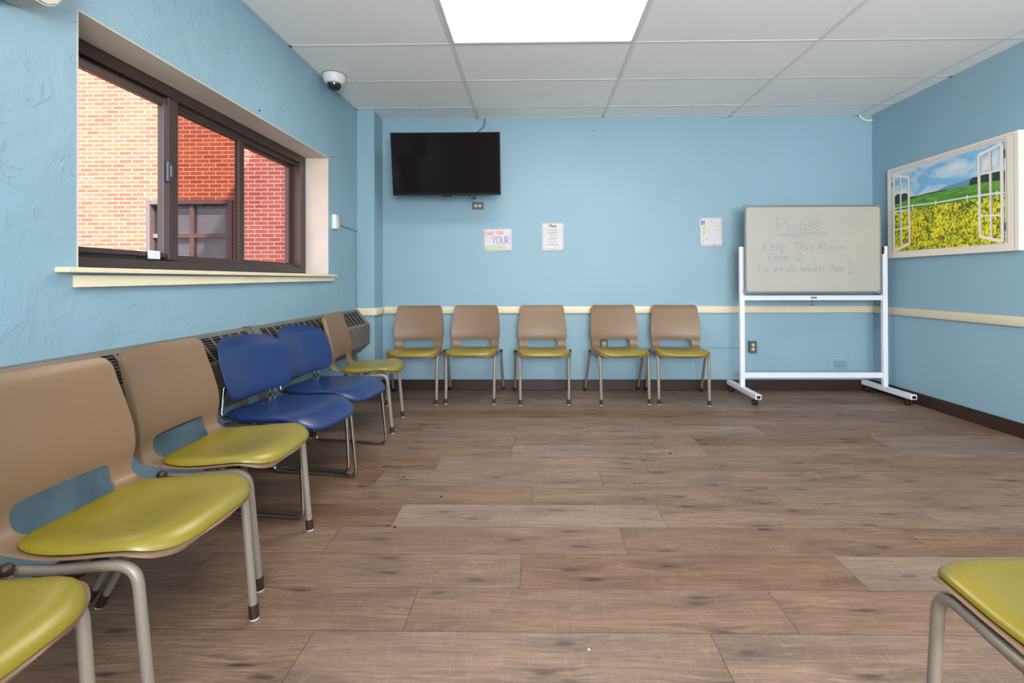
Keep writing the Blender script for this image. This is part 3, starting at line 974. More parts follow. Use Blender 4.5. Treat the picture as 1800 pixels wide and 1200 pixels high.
# ------------------------------------------------------------------ radiator covers along the window wall
def radiator(y0, y1, label):
    t = empty('radiator_cover', (XL, y0, 0))
    tag(t, label, 'radiator', 'radiator covers under the window')
    L = y1 - y0
    bm = BM()
    # section: back-top, top front, sloped grille, front, underside
    sec = [(0.001, .42), (0.001, .803), (.042, .803), (.150, .672), (.150, .50), (.06, .42)]
    A, B = (.052, .791), (.138, .687)
    # skin without the sloped grille face
    def strip(p, q, ya, yb):
        vs = [bm.verts.new((p[0], ya, p[1])), bm.verts.new((p[0], yb, p[1])), bm.verts.new((q[0], yb, q[1])), bm.verts.new((q[0], ya, q[1]))]
        bm.faces.new(vs)
    for p, q in zip([sec[1], sec[2], B, sec[3], sec[4]], [sec[2], A, sec[3], sec[4], sec[5]]): strip(p, q, 0, L)
    for ye in (0, L):
        bm.faces.new([bm.verts.new((p[0], ye, p[1])) for p in sec])
    def on(u): return (A[0] + (B[0] - A[0]) * u, A[1] + (B[1] - A[1]) * u)
    # posts between the grille cells
    y, cw, gp = 0.045, 0.066, 0.013
    strip(A, B, 0, y)
    cells = []
    while y + cw < L - 0.04:
        cells.append((y, y + cw)); y += cw
        nx = min(y + gp, L)
        if y + gp + cw >= L - 0.04: nx = L
        strip(A, B, y, nx); y = nx
    bmesh.ops.remove_doubles(bm, verts=bm.verts, dist=0.0002)
    body = obj('cover', bm, M_RAD, t)
    so = body.modifiers.new('s', 'SOLIDIFY'); so.thickness = 0.0022; so.offset = 0
    bm = BM()
    for a, b in cells:
        n = 9
        for k in range(n):
            u = (k + 0.5) / n
            p = on(u)
            box(bm, p[0] - 0.006, p[0] + 0.001, a + 0.0005, b - 0.0005, p[1] - 0.0065, p[1] - 0.0035)
    obj('grille_slats', bm, M_RAD, t)
    bm = BM()
    prism(bm, [(0.012, .44), (0.012, .77), (.035, .77), (.12, .665), (.12, .51), (.05, .44)], lambda u, v, d: (u, d, v), 0.01, L - 0.01)
    obj('recess_filler', bm, M_RADIN, t)  # near-black filler behind the slats, shade of the recess put into its colour
    bm = BM()
    for yy in (0.12, L - 0.06):
        box(bm, 0.02, 0.05, yy - 0.012, yy + 0.012, 0.0005, .425, bevel=0.003, seg=1)
    obj('support_leg', bm, M_RAD, t)
    return t
radiator(2.80, 4.48, 'grey brown radiator cover behind the far blue chair, its end showing by the column')
radiator(1.11, 2.79, 'grey brown radiator cover below the window, behind the two large near tan chairs')
radiator(-0.58, 1.10, 'grey brown radiator cover nearest the camera, beyond the left photo edge')
bm = BM()
for p, q in (((0.001, .806), (.044, .806)), ((.044, .806), (.154, .673)), ((.154, .673), (.154, .50))):
    d = Vector((q[0]-p[0], q[1]-p[1])).normalized(); nx, nz = -d.y, d.x
    prism(bm, [p, q, (q[0] + abs(nx) * .003, q[1] + .002), (p[0] + abs(nx) * .003, p[1] + .003)], lambda u, v, dd: (XL + u, dd, v), 2.765, 2.835)
tag(obj('joint_strap', bm, M_RAD), 'grey brown metal strap covering the joint between two radiator covers', 'metal strap')

# ------------------------------------------------------------------ television
tv = empty('television', (-.79, 4.415, 2.103))
M_TVCASE = plain('matte_black_tv_plastic', rgb(20, 18, 19), .6, spec=.2)
tag(tv, 'black flat television tilted forward on the far wall', 'television')
tv.rotation_euler = (D(9.3), 0, 0)
w, h = .970 / 2, .548 / 2
bm = BM(); box(bm, -w, w, -.006, .030, -h, h, bevel=0.003); box(bm, -w * .6, w * .6, .030, .062, -h * .8, h * .55, bevel=0.01); obj('casing', bm, M_TVCASE, tv)
bm = BM(); box(bm, -w + .009, w - .009, -.0075, -.0055, -h + .018, h - .009); obj('screen', bm, M_SCREEN, tv)
bm = BM(); box(bm, -.045, .045, -.0085, .01, -h - .012, -h + .004, bevel=0.003); obj('sensor_bar', bm, M_TVCASE, tv)
mt = empty('wall_bracket', (0, 0, 0)); mt.parent = None
bpy.data.objects.remove(mt)
bm = BM()
box(bm, -.78 + .62 - .12 + .02, -.78 + .62 + .10, .30, .31, 0, .001) if False else None
box(bm, -.12, .12, .062, .072, -.10, .10, bevel=0.002, seg=1)
tube(bm, [(0, .07, .06), (-.02, .20, .055), (.0, .385, .02)], 0.014, 10)
tube(bm, [(0, .07, -.06), (-.02, .20, -.07), (.0, .435, -.12)], 0.014, 10)
obj('mount_arm', bm, M_DARK, tv, 50)
bm = BM()
tube(bm, fillet([(.20, .05, -h + .03), (.19, .045, -h - .012), (.245, .05, -h - .034), (.25, .05, -h + .02)], 0.012), 0.0035, 8)
tube(bm, [(.232, .048, -h - .020), (.252, .05, -h - .036)], 0.009, 8)
obj('cable', bm, M_DARK, tv, 50)
bm = BM()
tube(bm, fillet([(-.53, 4.50, 2.36), (-.522, 4.60, 2.45), (-.49, 4.826, 2.56), (-.478, 4.828, 2.645)], 0.05), 0.0035, 8)
tag(obj('power_cable', bm, M_DARK, None, 50), 'thin black cable running from the television top up to the ceiling', 'cable')

# ------------------------------------------------------------------ outlets, conduit, vent, sensor
def outlet(name, x, z, label, horizontal=False, w=.07, h=.115, flat=False):
    t = empty(name, (x, YB, z)); tag(t, label, 'outlet')
    ww, hh = (h, w) if horizontal else (w, h)
    bm = BM()
    d = .006 if flat else .045
    if not flat: box(bm, -ww/2 + .004, ww/2 - .004, -.04, -.0005, -hh/2 + .004, hh/2 - .004, bevel=0.002, seg=1)
    box(bm, -ww/2, ww/2, -d, -d + .0055, -hh/2, hh/2, bevel=0.002)
    obj('cover_plate', bm, M_STEEL, t)
    for s in (-1, 1):
        bm = BM()
        c = (s * .02, 0) if horizontal else (0, s * .02)
        pts = []
        for k in range(20):
            a = 2 * PI * k / 20
            pts.append((c[0] + .0155 * math.cos(a), c[1] + .0155 * math.sin(a)))
        prism(bm, pts, lambda u, v, dd: (u, dd, v), -d - .002, -d)
        sk = obj('socket', bm, M_BEIGE, t)
        bm = BM()
        for q in (-1, 1):
            if horizontal: box(bm, c[0] - .004, c[0] + .004, -d - .0026, -d - .0018, c[1] + q * .006 - .0012, c[1] + q * .006 + .0012)
            else: box(bm, c[0] + q * .006 - .0012, c[0] + q * .006 + .0012, -d - .0026, -d - .0018, c[1] - .004, c[1] + .004)
        obj('slots', bm, M_DARK, sk)
    return t
outlet('wall_outlet', -.553, 1.793, 'steel wall outlet just under the television', True, .072, .112, True)
outlet('wall_outlet', .665, .437, 'steel box outlet on the far wall behind the fourth chair')
outlet('wall_outlet', 2.088, .420, 'steel box outlet on the far wall, below the whiteboard')
bm = BM()
box(bm, .70, 2.053, YB - .012, YB - .0005, .408, .424, bevel=0.002)
tag(obj('conduit', bm, M_WALL), 'blue painted surface conduit running between the two low outlets', 'conduit')

t = empty('wall_vent', (2.93, YB, .258)); tag(t, 'blue painted wall vent with three louvres, low behind the whiteboard stand', 'vent')
bm = BM(); box(bm, -.105, .105, -.006, -.0005, -.06, .06, bevel=0.003); obj('plate', bm, M_WALL, t)
bm = BM()
for zz in (-.026, 0, .026):
    prism(bm, [(-.006, zz + .012), (-.028, zz - .004), (-.028, zz - .007), (-.006, zz - .004)], lambda u, v, d: (d, u, v), -.058, .058)
obj('louvres', bm, M_WALL, t)

t = empty('thermostat', (XL, 4.045, 1.548)); tag(t, 'small white thermostat with a beige side on the wall beside the window', 'thermostat')
bm = BM(); box(bm, .0005, .034, -.035, .012, -.058, .058, bevel=0.003); obj('housing', bm, M_WHITE, t)
bm = BM(); box(bm, .0005, .040, .012, .040, -.050, .045, bevel=0.003); obj('side_box', bm, plain('tan_metal', rgb(176, 156, 130), 0.45), t)
bm = BM(); tube(bm, fillet([(XL + .008, 4.085, 1.543), (XL + .008, 4.568, 1.528), (XL + .008, 4.573, .82)], 0.03), 0.007, 10)
tag(obj('conduit', bm, M_WALL, None, 50), 'thin blue painted conduit from the thermostat to the corner and down', 'conduit')

t = empty('dome_camera', (-1.535, 3.785, HC)); tag(t, 'white dome security camera on the ceiling corner by the window wall', 'security camera')
bm = BM(); lathe(bm, [(.086, -.001), (.087, -.004), (.080, -.045), (.066, -.066), (.052, -.070)], seg=40); obj('base', bm, plain('white_camera_plastic', rgb(214, 214, 216), .4), t, 40)
bm = BM(); lathe(bm, [(.089, 0.0), (.089, -.0022), (.086, -.0022)], seg=40); obj('gasket', bm, M_DARK, t)
bm = BM(); lathe(bm, [(.053, -.066), (.050, -.084), (.040, -.103), (.022, -.116), (.0, -.120)], seg=40)
obj('dome', bm, plain('smoked_dome', rgb(26, 26, 32), .08, coat=0.5), t, 60)

# wall fixture in the upper left corner of the view
t = empty('wall_fixture', (XL, 1.455, 1.937)); tag(t, 'beige rounded wall fixture high on the plastered wall, at the top left photo corner', 'wall fixture')
bm = BM()
pts = [(-.20, .0), (.09, .0), (.125, .022), (.150, .06), (.16, .12), (.16, .28), (-.20, .28)]
prism(bm, pts, lambda u, v, d: (d, u, v + .0), .0005, .11)
bmesh.ops.bevel(bm, geom=list(bm.edges), offset=0.006, segments=3, affect='EDGES')
obj('casing', bm, M_BEIGE, t, 40)
bm = BM(); box(bm, .0005, .05, -.20, .0, -.022, .004, bevel=0.004); obj('mounting_plate', bm, M_WHITE, t)

# pale cable loop in the top right corner
bm = BM(); tube(bm, fillet([(3.125, 4.822, 2.645), (3.14, 4.822, 2.615), (3.19, 4.822, 2.590), (3.246, 4.822, 2.592)], 0.03), 0.008, 10)
tag(obj('ceiling_cable', bm, M_WHITE, None, 50), 'short pale cable curving out of the ceiling in the far right corner', 'cable')

# small nails and marks left on the walls and ceiling
def nail(x, y, z, ax, label, grp=None):
    bm = BM()
    if ax == 'y': lathe(bm, [(0.0, -.006), (.006, -.005), (.006, -.003), (.002, -.0025), (.002, -.0003)], (x, y, z), 10, 'y')
    elif ax == 'x': lathe(bm, [(.002, .0003), (.002, .006), (.005, .0065), (.005, .010), (0, .011)], (x, y, z), 10, 'x')
    else: lathe(bm, [(.0, -.002), (.006, -.0015), (.006, .003)], (x, y, z), 10, 'z')  # flat dark disc drawn for a hole in the tile
    tag(obj('nail' if ax != 'z' else 'hole_disc', bm, M_DARK), label, 'nail' if ax != 'z' else 'hole_disc', grp)
nail(.579, YB, 2.516, 'y', 'lone dark nail high on the far wall right of the television')
nail(XL, 2.94, 2.085, 'x', 'dark nail in the plaster just above the window')
nail(XL, 4.03, 2.075, 'x', 'dark nail in the plaster beyond the window end')
for dx, dy in ((-1.335, 4.62), (-1.295, 4.56), (-1.29, 4.68)):
    nail(dx, dy, HC + .003, 'z', 'one of three tiny dark discs for holes in the ceiling tile above the television', 'ceiling holes above the television')

# ------------------------------------------------------------------ stroke lettering
def arc(cx, cy, rx, ry, a0, a1, n=10):
    return [(cx + rx * math.cos(D(a0 + (a1 - a0) * k / n)), cy + ry * math.sin(D(a0 + (a1 - a0) * k / n))) for k in range(n + 1)]
GL = {
 'P': (.6, [[(.05, 0), (0, 1)], [(0, 1)] + arc(.22, .76, .30, .25, 100, -95) + [(.03, .48)]]),
 'l': (.25, [[(.05, 1), (.12, 0)]]),
 'e': (.5, [[(.05, .28), (.38, .32)] + arc(.22, .28, .18, .26, 15, 330, 14)]),
 'a': (.5, [arc(.2, .26, .18, .25, 50, 400, 16), [(.36, .5), (.38, .1), (.46, 0)]]),
 's': (.42, [[(.34, .5), (.1, .52), (.06, .36), (.3, .24), (.3, .04), (.04, .0)]]),
 'K': (.6, [[(.05, 1), (.02, 0)], [(.5, .95), (.06, .42), (.5, 0)]]),
 'p': (.5, [[(.06, .5), (.05, -.4)], arc(.2, .26, .19, .24, 140, -140, 14)]),
 'T': (.6, [[(0, .95), (.6, 1)], [(.3, .97), (.3, 0)]]),
 'h': (.48, [[(.05, 1), (.05, 0)], [(.05, .3), (.2, .5), (.36, .42), (.38, 0)]]),
 'i': (.2, [[(.08, .5), (.09, 0)], [(.08, .68), (.09, .72)]]),
 'R': (.6, [[(.05, 0), (0, 1)], [(0, 1)] + arc(.2, .76, .28, .24, 95, -95) + [(.02, .5), (.5, 0)]]),
 'o': (.5, [arc(.22, .25, .2, .25, 0, 360, 18)]),
 'm': (.7, [[(.05, .5), (.05, 0)], [(.05, .34), (.16, .5), (.28, .4), (.3, 0)], [(.3, .34), (.44, .5), (.56, .4), (.6, 0)]]),
 'c': (.45, [arc(.24, .27, .2, .27, 50, 310, 14)]),
 'n': (.48, [[(.05, .5), (.05, 0)], [(.05, .32), (.2, .5), (.34, .42), (.37, 0)]]),
 'W': (.85, [[(0, 1), (.18, 0), (.36, .7), (.54, 0), (.74, 1)]]),
 'r': (.38, [[(.05, .5), (.06, 0)], [(.06, .3), (.16, .46), (.32, .48)]]),
 'd': (.5, [arc(.2, .26, .18, .25, 50, 400, 16), [(.38, 1), (.38, 0)]]),
 'u': (.5, [[(.05, .5), (.08, .1), (.22, 0), (.36, .12), (.37, .5)], [(.37, .3), (.4, 0)]]),
 't': (.38, [[(.16, .85), (.17, .05), (.28, 0)], [(.02, .52), (.32, .54)]]),
 'H': (.6, [[(.02, 1), (.05, 0)], [(.48, 1), (.48, 0)], [(.04, .5), (.48, .52)]]),
 '!': (.18, [[(.08, 1), (.08, .25)], [(.06, .0), (.1, -.04), (.12, .02), (.06, .0)]]),
 'M': (.75, [[(.02, 0), (.06, 1), (.32, .3), (.58, 1), (.64, 0)]]),
 'A': (.62, [[(0, 0), (.26, 1), (.52, 0)], [(.1, .36), (.42, .36)]]),
 'E': (.52, [[(.42, 1), (.03, 1), (.03, 0), (.42, 0)], [(.03, .52), (.36, .52)]]),
 'Y': (.6, [[(0, 1), (.26, .5), (.52, 1)], [(.26, .5), (.26, 0)]]),
 'O': (.66, [arc(.29, .5, .27, .5, 0, 360, 20)]),
 'U': (.62, [[(.02, 1), (.04, .25), (.16, 0), (.36, 0), (.48, .25), (.5, 1)]]),
 'C': (.58, [arc(.3, .5, .27, .5, 45, 315, 14)]),
 'V': (.6, [[(0, 1), (.26, 0), (.52, 1)]]),
 ' ': (.45, []),
}
def ribbon(bm, pts, wd, fn):
    """flat pen stroke of width wd along pts; fn maps (u, v) to xyz"""
    n = len(pts)
    if n < 2: return
    L, Rr = [], []
    for i in range(n):
        a, b = pts[max(i-1, 0)], pts[min(i+1, n-1)]
        dx, dy = b[0] - a[0], b[1] - a[1]
        m = math.hypot(dx, dy) or 1
        ox, oy = -dy / m * wd / 2, dx / m * wd / 2
        L.append(bm.verts.new(fn(pts[i][0] + ox, pts[i][1] + oy)))
        Rr.append(bm.verts.new(fn(pts[i][0] - ox, pts[i][1] - oy)))
    for i in range(n - 1):
        bm.faces.new((L[i], L[i+1], Rr[i+1], Rr[i]))
def write(bm, text, u, v, size, wd, fn, xs=1.0, width=None, slant=0.0, rise=0.0, jit=0.0, low=None):
    tot = sum(GL[c][0] for c in text) * size * xs
    k = (width / tot) if width else 1.0
    x = u
    rj = random.Random(len(text))
    for c in text:
        adv, st = GL[c]
        dv = rj.uniform(-jit, jit) * size
        for s in st:
            ribbon(bm, [(x + (p[0] + slant * p[1]) * size * xs * k, v + dv + p[1] * size + (x - u) * rise) for p in s], wd, fn)
        x += adv * size * xs * k
    return x

# ------------------------------------------------------------------ rolling whiteboard
wb = empty('whiteboard', (2.505, 4.52, 0))
tag(wb, 'rolling whiteboard with handwritten message on a white frame with casters', 'whiteboard')
PX = .637
def wx(a): return a - 2.505
for sx in (-1, 1):
    bm = BM(); box(bm, sx * PX - .021, sx * PX + .021, -.0175, .0175, .104, 1.362, bevel=0.004); obj('post', bm, M_WHITE, wb)
    bm = BM(); 
    box(bm, sx * PX - .026 + sx * .004, sx * PX + .026 + sx * .004, -.34, .29, .062, .104, bevel=0.004)
    ft = obj('foot', bm, M_WHITE, wb)
    bm = BM(); box(bm, sx * PX - .016 + sx * .004, sx * PX + .016 + sx * .004, -.3425, -.3395, .070, .096, bevel=0.001, seg=1); obj('end_plug', bm, M_DARK, ft)
    for yy in (-.27, .235):
        bm = BM()
        cx = sx * PX + sx * .004
        for q in (-1, 1):
            lathe(bm, [(.006, -.007), (.023, -.007), (.0245, -.004), (.0245, .004), (.023, .007), (.006, .007)], (cx + q * .013, yy, .0255), 20, 'x')
        box(bm, cx - .005, cx + .005, yy - .012, yy + .016, .02, .055, bevel=0.002, seg=1)
        box(bm, cx - .014, cx + .014, yy - .018, yy + .018, .052, .062, bevel=0.002, seg=1)
        obj('caster', bm, M_BROWNP, wb, 40)
    bm = BM()
    lathe(bm, [(.014, -.012), (.014, .012)], (sx * (PX - .030), -.02, 1.335), 12, 'x'); box(bm, sx * (PX - .034) - .006, sx * (PX - .034) + .006, -.045, .02, 1.29, 1.36, bevel=0.003, seg=1)
    obj('pivot_knob', bm, M_BROWNP, wb, 40)
bm = BM(); box(bm, -PX + .021, PX - .021, -.012, .012, .878, .922, bevel=0.003); cbar = obj('crossbar', bm, M_WHITE, wb)
bm = BM(); box(bm, -.022 - .005, .022 + .008, -.0135, -.0118, .892, .910); o = obj('maker_plate', bm, M_TAG, cbar); o['label'] = 'small brown plate'
bm = BM(); tube(bm, [(-.005, 0, .885), (-.005, 0, .838)], .004, 8); lathe(bm, [(.0, -.004), (.016, -.003), (.016, .003), (0, .004)], (-.005, 0, .838), 12); obj('locking_bolt', bm, M_STEEL, wb, 40)
bm = BM(); box(bm, -PX + .021, PX - .021, -.012, .012, .180, .228, bevel=0.003); obj('crossbar', bm, M_WHITE, wb)
bd = empty('board', (-.033, -.062, 1.335)); bd.parent = wb
BWd, BHt = .602, .392
bm = BM(); box(bm, -BWd + .01, BWd - .01, -.004, .010, -BHt + .01, BHt - .01); face = obj('writing_surface', bm, M_BOARD, wb); face.location = bd.location
bpy.data.objects.remove(bd)
bm = BM()
for q in ((-BWd, BWd, -BHt, -BHt + .017), (-BWd, BWd, BHt - .017, BHt), (-BWd, -BWd + .014, -BHt, BHt), (BWd - .014, BWd, -BHt, BHt)):
    box(bm, q[0], q[1], -.009, .013, q[2], q[3], bevel=0.002, seg=1)
for sx in (-1, 1):
    for sz in (-1, 1):
        x, z = sx * (BWd - .012), sz * (BHt - .012)
        box(bm, x - .016, x + .016, -.0105, .0145, z - .016, z + .016, bevel=0.004, seg=2)
fr = obj('board_frame', bm, M_ALU, wb); fr.location = face.location
bm = BM()
BY = -.0046
# px on the photo -> board coordinates: 236 px across 1.19 m
def bu(x): return -.602 + (x - 1311) / 239.0 * 1.204
def bv(y): return .392 - (y - 361) / 154.0 * .784
FB = lambda u, v: (u, BY, v)
lw = .0035
write(bm, 'Please', bu(1368), bv(409), .125, lw, FB, width=bu(1448) - bu(1368), slant=-.05, rise=.07)
ribbon(bm, [(bu(1368), bv(412)), (bu(1410), bv(410)), (bu(1456), bv(408.5))], lw, FB)
ribbon(bm, [(bu(1370), bv(415.5)), (bu(1410), bv(414)), (bu(1456), bv(412))], lw, FB)
write(bm, 'Keep', bu(1344), bv(440), .088, lw, FB, width=bu(1384) - bu(1344), jit=.04)
write(bm, 'This', bu(1397), bv(440), .070, lw, FB, width=bu(1432) - bu(1397), jit=.03)
write(bm, 'Room', bu(1441), bv(440), .070, lw, FB, width=bu(1490) - bu(1441), jit=.04)
write(bm, 'clean', bu(1351), bv(458), .075, lw, FB, width=bu(1392) - bu(1351), jit=.03)
c0 = (bu(1405.5), bv(452)); ribbon(bm, arc(c0[0], c0[1], .038, .038, 0, 360, 28), lw, FB)
ribbon(bm, arc(c0[0], c0[1], .020, .018, 200, 340, 10), lw, FB)
for q in (-1, 1): ribbon(bm, [(c0[0] + q * .012, c0[1] + .008), (c0[0] + q * .012, c0[1] + .018)], lw, FB)
write(bm, 'We', bu(1334), bv(477), .068, lw, FB, width=bu(1353) - bu(1334))
write(bm, 'are', bu(1361), bv(476), .062, lw, FB, width=bu(1378) - bu(1361))
write(bm, 'all', bu(1384), bv(477), .055, lw, FB, width=bu(1400) - bu(1384))
write(bm, 'adults', bu(1408), bv(477), .060, lw, FB, width=bu(1453) - bu(1408), jit=.05)
write(bm, 'Here', bu(1460), bv(477), .065, lw, FB, width=bu(1485) - bu(1460))
for q in (1493, 1498.5): ribbon(bm, [(bu(q), bv(456)), (bu(q), bv(472))], lw, FB)
ribbon(bm, arc(bu(1493), bv(480), .006, .006, 0, 360, 8), lw, FB); ribbon(bm, arc(bu(1498.5), bv(481), .008, .008, 0, 360, 8), lw, FB)
o = obj('handwriting', bm, M_INK, face); o['label'] = 'faint grey handwriting'

# ------------------------------------------------------------------ papers on the far wall
def sheet(x0, x1, z0, z1, label, tilt=0.0):
    t = empty('poster', ((x0 + x1) / 2, YB, (z0 + z1) / 2)); tag(t, label, 'poster')
    t.rotation_euler = (0, tilt, 0)
    bm = BM()
    hw, hh = (x1 - x0) / 2, (z1 - z0) / 2
    n = 8
    rows = []
    for i in range(n + 1):
        rows.append([bm.verts.new((-hw + 2*hw*j/n, -.0022 - .003 * (abs(2*i/n - 1)) ** 6 * abs(2*j/n - 1) ** 2, -hh + 2*hh*i/n)) for j in range(n + 1)])
    for a, b in zip(rows, rows[1:]):
        for k in range(n): bm.faces.new((a[k], a[k+1], b[k+1], b[k]))
    p = obj('paper', bm, M_PAPER, t, 60)
    so = p.modifiers.new('s', 'SOLIDIFY'); so.thickness = 0.0006
    return t, hw, hh
FP = lambda u, v: (u, -.0062, v)
FP = lambda u, v: (u, -.0029 - .003 * min(1, abs(v / .12)) ** 6 * min(1, abs(u / .12)) ** 2 - .0012, v)
t, hw, hh = sheet(-.505, -.222, 1.347, 1.565, 'landscape sheet lettered in red, purple and green, right of the television outlet', D(-1.2))
def mk(name, mat, par, strokes):
    bm = BM()
    strokes(bm)
    return obj(name, bm, mat, par)
mk('red_lettering', M_REDINK, t, lambda b: write(b, 'MAKE YOU', -.127, .052, .030, .0055, FP, width=.19, rise=.05))
mk('purple_lettering', M_PURPINK, t, lambda b: (write(b, 'YOUR', -.052, -.030, .066, .009, FP, width=.175, rise=-.03)))
mk('green_lettering', M_GRNINK, t, lambda b: write(b, 'RECOVERY', -.124, -.098, .040, .0055, FP, width=.215, rise=.05))
t, hw, hh = sheet(.068, .282, 1.345, 1.620, 'portrait printed notice with centred black text, the middle of three wall sheets')
def printed(b):
    rj = random.Random(2)
    write(b, 'Please', -.036, .098, .030, .004, FP, width=.072, slant=.2)
    for z, wl in ((.068, .046), (.042, .044), (.016, .027), (-.012, .037), (-.043, .033), (-.070, .053)):
        x = -wl
        while x < wl:
            h_ = rj.uniform(.006, .011)
            ribbon(b, [(x, z - h_ / 2), (x + rj.uniform(-.001, .001), z + h_ / 2)], .0022, FP)
            if rj.random() < .5: ribbon(b, [(x, z + rj.uniform(-.004, .004)), (x + .005, z)], .002, FP)
            x += rj.uniform(.005, .008)
    ribbon(b, [(-.026, -.116), (.026, -.116)], .002, FP)
mk('printed_text', M_BLACKINK, t, printed)
t, hw, hh = sheet(1.603, 1.822, 1.385, 1.665, 'portrait hand drawn sheet with a navy H and coloured letters, left of the whiteboard', D(-1.5))
mk('navy_letter', M_NAVY, t, lambda b: write(b, 'H', -.093, .072, .048, .009, FP))
mk('yellow_letter', M_YEL, t, lambda b: (ribbon(b, arc(-.070, .035, .014, .016, 0, 360, 14), .016, FP)))
mk('pale_green_letters', M_GRNINK, t, lambda b: (write(b, 'P', -.083, -.035, .042, .005, FP), write(b, 'E', -.085, -.110, .042, .004, FP)))
mk('ruled_lines', plain('pale_pencil', rgb(168, 170, 176), .7), t, lambda b: [ribbon(b, [(-.04, z), (.085 - (k % 2) * .02, z + .002)], .0015, FP) for k, z in enumerate((.085, .062, .022, -.028, -.048, -.082))])
mk('red_dots', M_REDINK, t, lambda b: [ribbon(b, arc(x, z, .003, .003, 0, 360, 8), .006, FP) for x, z in ((.0, .108), (.073, .055), (-.032, .005), (-.048, -.062), (.078, -.058), (.018, -.122), (-.095, -.125))])

# ------------------------------------------------------------------ field picture on the right wall (flat printed canvas)
pc = empty('wall_picture', (XR, 3.96, 1.655)); tag(pc, 'wide printed canvas of an open window over a yellow flower field, on the right wall', 'picture')
PXF = -.042                       # canvas face
def pq(Y, Z, d): return (PXF - d, Y - 3.96, Z - 1.655)
Y0, Y1, Z0, Z1 = 3.345, 4.572, 1.254, 2.056
bm = BM(); box(bm, PXF, -.0005, Y0 - 3.96, Y1 - 3.96, Z0 - 1.655, Z1 - 1.655, bevel=0.002, seg=1)
obj('canvas', bm, plain('warm_white_print', rgb(226, 217, 206), .55), pc)
def flat(name, polys, mat, d, par=pc):
    bm = BM()
    for pl in polys: bm.faces.new([bm.verts.new(pq(y, z, d)) for y, z in pl])
    return obj(name, bm, mat, par)
def strokes(name, segs, mat, d, par=pc):
    bm = BM()
    for k_, (pts, wd) in enumerate(segs): ribbon(bm, pts, wd, lambda u, v, e=k_ * 0.00003: pq(u, v, d + e))
    return obj(name, bm, mat, par)
def sky_mat():
    k = NT('printed_sky')
    v = k.coord((1, 1.2, 3.2))
    f = k.noise(v, 2.6, 6, .55, .4)
    k.l(k.ramp(f, [(0.40, rgb(120, 178, 218)), (0.52, rgb(186, 208, 224)), (0.66, rgb(226, 228, 232))]), k.b.inputs['Base Color'])
    k.b.inputs['Roughness'].default_value = .5
    return k.m
def field_mat():
    k = NT('printed_flowers')
    v = k.coord((1, 1, 1))
    f1 = k.noise(v, 58, 4, .65, .2); f2 = k.noise(v, 9, 3)
    fl = k.ramp(k.math('ADD', k.math('MULTIPLY', f1, .8), k.math('MULTIPLY', f2, .2)), [(0.40, rgb(52, 76, 18)), (0.47, rgb(126, 140, 20)), (0.52, rgb(214, 202, 16)), (0.62, rgb(244, 232, 40))])
    k.l(fl, k.b.inputs['Base Color']); k.b.inputs['Roughness'].default_value = .5
    return k.m
def green_mat():
    k = NT('printed_green_hill')
    v = k.coord((1, 1, 5))
    k.l(k.ramp(k.noise(v, 14, 4), [(0.35, rgb(66, 122, 34)), (0.65, rgb(108, 166, 54))]), k.b.inputs['Base Color']); k.b.inputs['Roughness'].default_value = .5
    return k.m
IY0, IY1, IZ0, IZ1 = 3.440, 4.505, 1.31, 2.008
flat('sky', [[(IY0, 1.60), (IY1, 1.60), (IY1, IZ1), (IY0, IZ1)]], sky_mat(), .0006)
flat('far_mountain', [[(4.06, 1.755), (3.95, 1.785), (3.84, 1.792), (3.72, 1.806), (3.60, 1.785), (3.60, 1.74), (4.06, 1.74)]], plain('printed_blue_hill', rgb(108, 140, 176), .5), .0009)
tr = [(IY0, 1.70), (IY0, 1.806), (3.50, 1.812), (3.56, 1.806), (3.624, 1.818), (3.66, 1.806), (3.69, 1.810), (3.715, 1.79), (3.72, 1.757), (3.85, 1.757), (3.95, 1.765), (4.1, 1.768), (4.2, 1.764), (4.32, 1.768), (4.33, 1.802), (4.36, 1.815), (4.40, 1.805), (4.44, 1.82), (4.47, 1.806), (IY1, 1.812), (IY1, 1.70)]
flat('tree_line', [tr], plain('printed_dark_trees', rgb(38, 60, 40), .5, var=.2), .0012)
flat('green_hill', [[(IY0, 1.60), (IY0, 1.744), (3.6, 1.754), (3.8, 1.758), (4.0, 1.758), (4.2, 1.757), (4.35, 1.745), (IY1, 1.725), (IY1, 1.60)]], green_mat(), .0015)
fp = [(IY1, IZ0), (IY1, 1.680)]
rr = random.Random(11)
n = 70
for i in range(n + 1):
    y = IY1 + (IY0 - IY1) * i / n
    fp.append((y, 1.662 - .022 * i / n + rr.uniform(-.006, .008)))
fp.append((IY0, IZ0))
strokes('white_fence', [([(IY1, 1.696), (4.3, 1.692), (4.03, 1.676), (3.74, 1.672), (IY0, 1.655)], .010)] + [([(y, z + .012), (y, z - .05)], .010) for y, z in ((4.271, 1.69), (4.027, 1.68), (3.739, 1.676), (3.50, 1.665))], plain('printed_white_fence', rgb(226, 232, 226), .5), .0018)
flat('flower_field', [fp], field_mat(), .0021)
M_PW = plain('printed_white_wood', rgb(232, 226, 218), .5)
M_PS = plain('printed_grey_wood', rgb(176, 160, 150), .5)
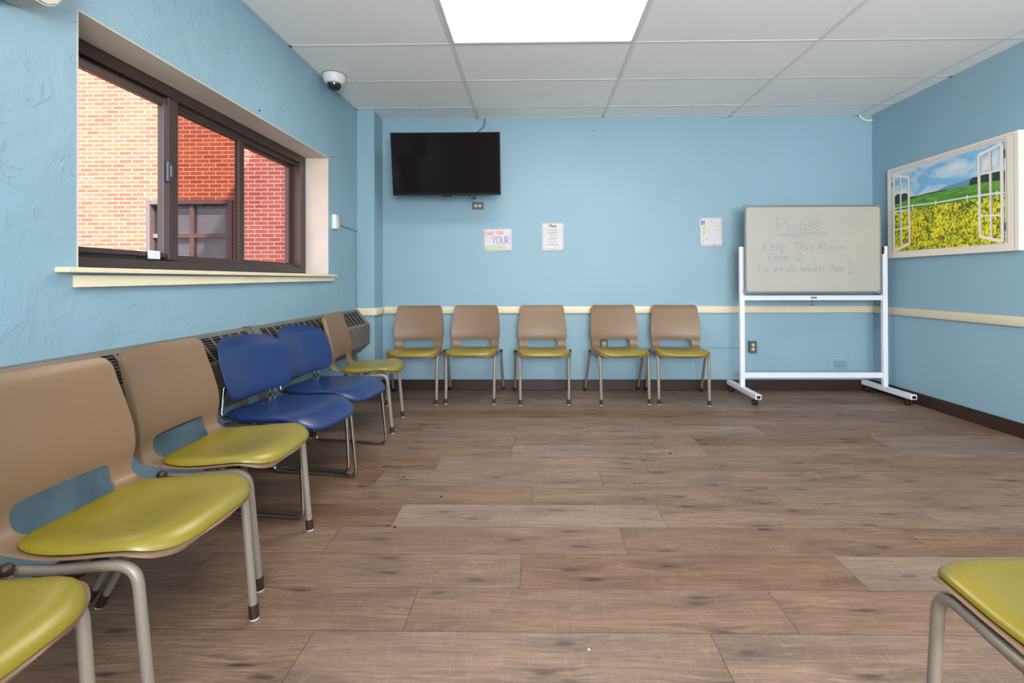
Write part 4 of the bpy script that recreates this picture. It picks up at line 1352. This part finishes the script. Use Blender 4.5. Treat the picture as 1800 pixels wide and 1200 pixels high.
def casement(name, A, B, C, Dd, vm, hs, side, gside):
    """A top hinge side, B top free side, C bottom free side, Dd bottom hinge side"""
    ss = []
    for (pts, wd) in (([A, B], .022), ([Dd, C], .022), ([B, C], .020), ([A, Dd], .024)): ss.append((pts, wd))
    ss.append((vm, .014))
    for h_ in hs: ss.append((h_, .013))
    g = [([(p[0] + gside, p[1]) for p in q[0]], .008) for q in ss if abs(q[0][0][0] - q[0][1][0]) < .05]
    strokes(name + '_edge', g, M_PS, .0024)
    strokes(name, ss, M_PW, .0030)
casement('left_casement', (4.488, 1.990), (4.312, 1.940), (4.304, 1.372), (4.488, 1.318), [(4.404, 1.965), (4.398, 1.345)], [[(4.488, 1.832), (4.31, 1.810)], [(4.488, 1.666), (4.306, 1.660)], [(4.488, 1.502), (4.306, 1.512)]], 0, .012)
casement('right_casement', (3.462, 1.996), (3.640, 1.958), (3.632, 1.372), (3.462, 1.322), [(3.551, 1.975), (3.546, 1.348)], [[(3.462, 1.815), (3.638, 1.817)], [(3.462, 1.660), (3.636, 1.668)], [(3.462, 1.502), (3.634, 1.520)]], 0, -.011)
strokes('frame_shadow_line', [([(y, z) for y, z in ((IY0 - .012, IZ0), (IY0 - .012, IZ1 + .012), (IY1 + .012, IZ1 + .012), (IY1 + .012, IZ0))], .006), ([(Y0 + .03, Z0 + .01), (Y0 + .03, Z1 - .02), (Y1 - .02, Z1 - .02)], .004)], M_PS, .0009)
strokes('hinges', [([(3.440, 1.95), (3.440, 1.89)], .012), ([(3.440, 1.45), (3.440, 1.39)], .012), ([(4.505, 1.93), (4.505, 1.89)], .010)], M_STEEL, .0036)

# ------------------------------------------------------------------ specks on the floor
bits = [(-.717, 2.692, 'near the blue chairs'), (-.463, 2.446, 'the second from the blue chairs'), (-.608, 2.141, 'in front of the third near chair'), (.83, 3.067, 'in the middle of the room'), (.152, 1.44, 'pale, nearest the camera')]
for x, y, s in bits:
    bm = BM(); rr = random.Random(int(x * 1000))
    rs_ = .007 if 'pale' not in s else .003
    pts = [(x + rs_ * (0.5 + rr.random()) * math.cos(a), y + rs_ * (0.5 + rr.random()) * math.sin(a)) for a in [2 * PI * k / 7 for k in range(7)]]
    prism(bm, pts, lambda u, v, d: (u, v, d), .0004, .0035 if 'pale' not in s else .002)
    tag(obj('floor_crumb', bm, M_BROWNP if 'pale' not in s else M_CREAM), ('dark crumb lying on the plank floor, ' if 'pale' not in s else 'tiny crumb lying on the plank floor, ') + s, 'crumb', 'crumbs on the plank floor')
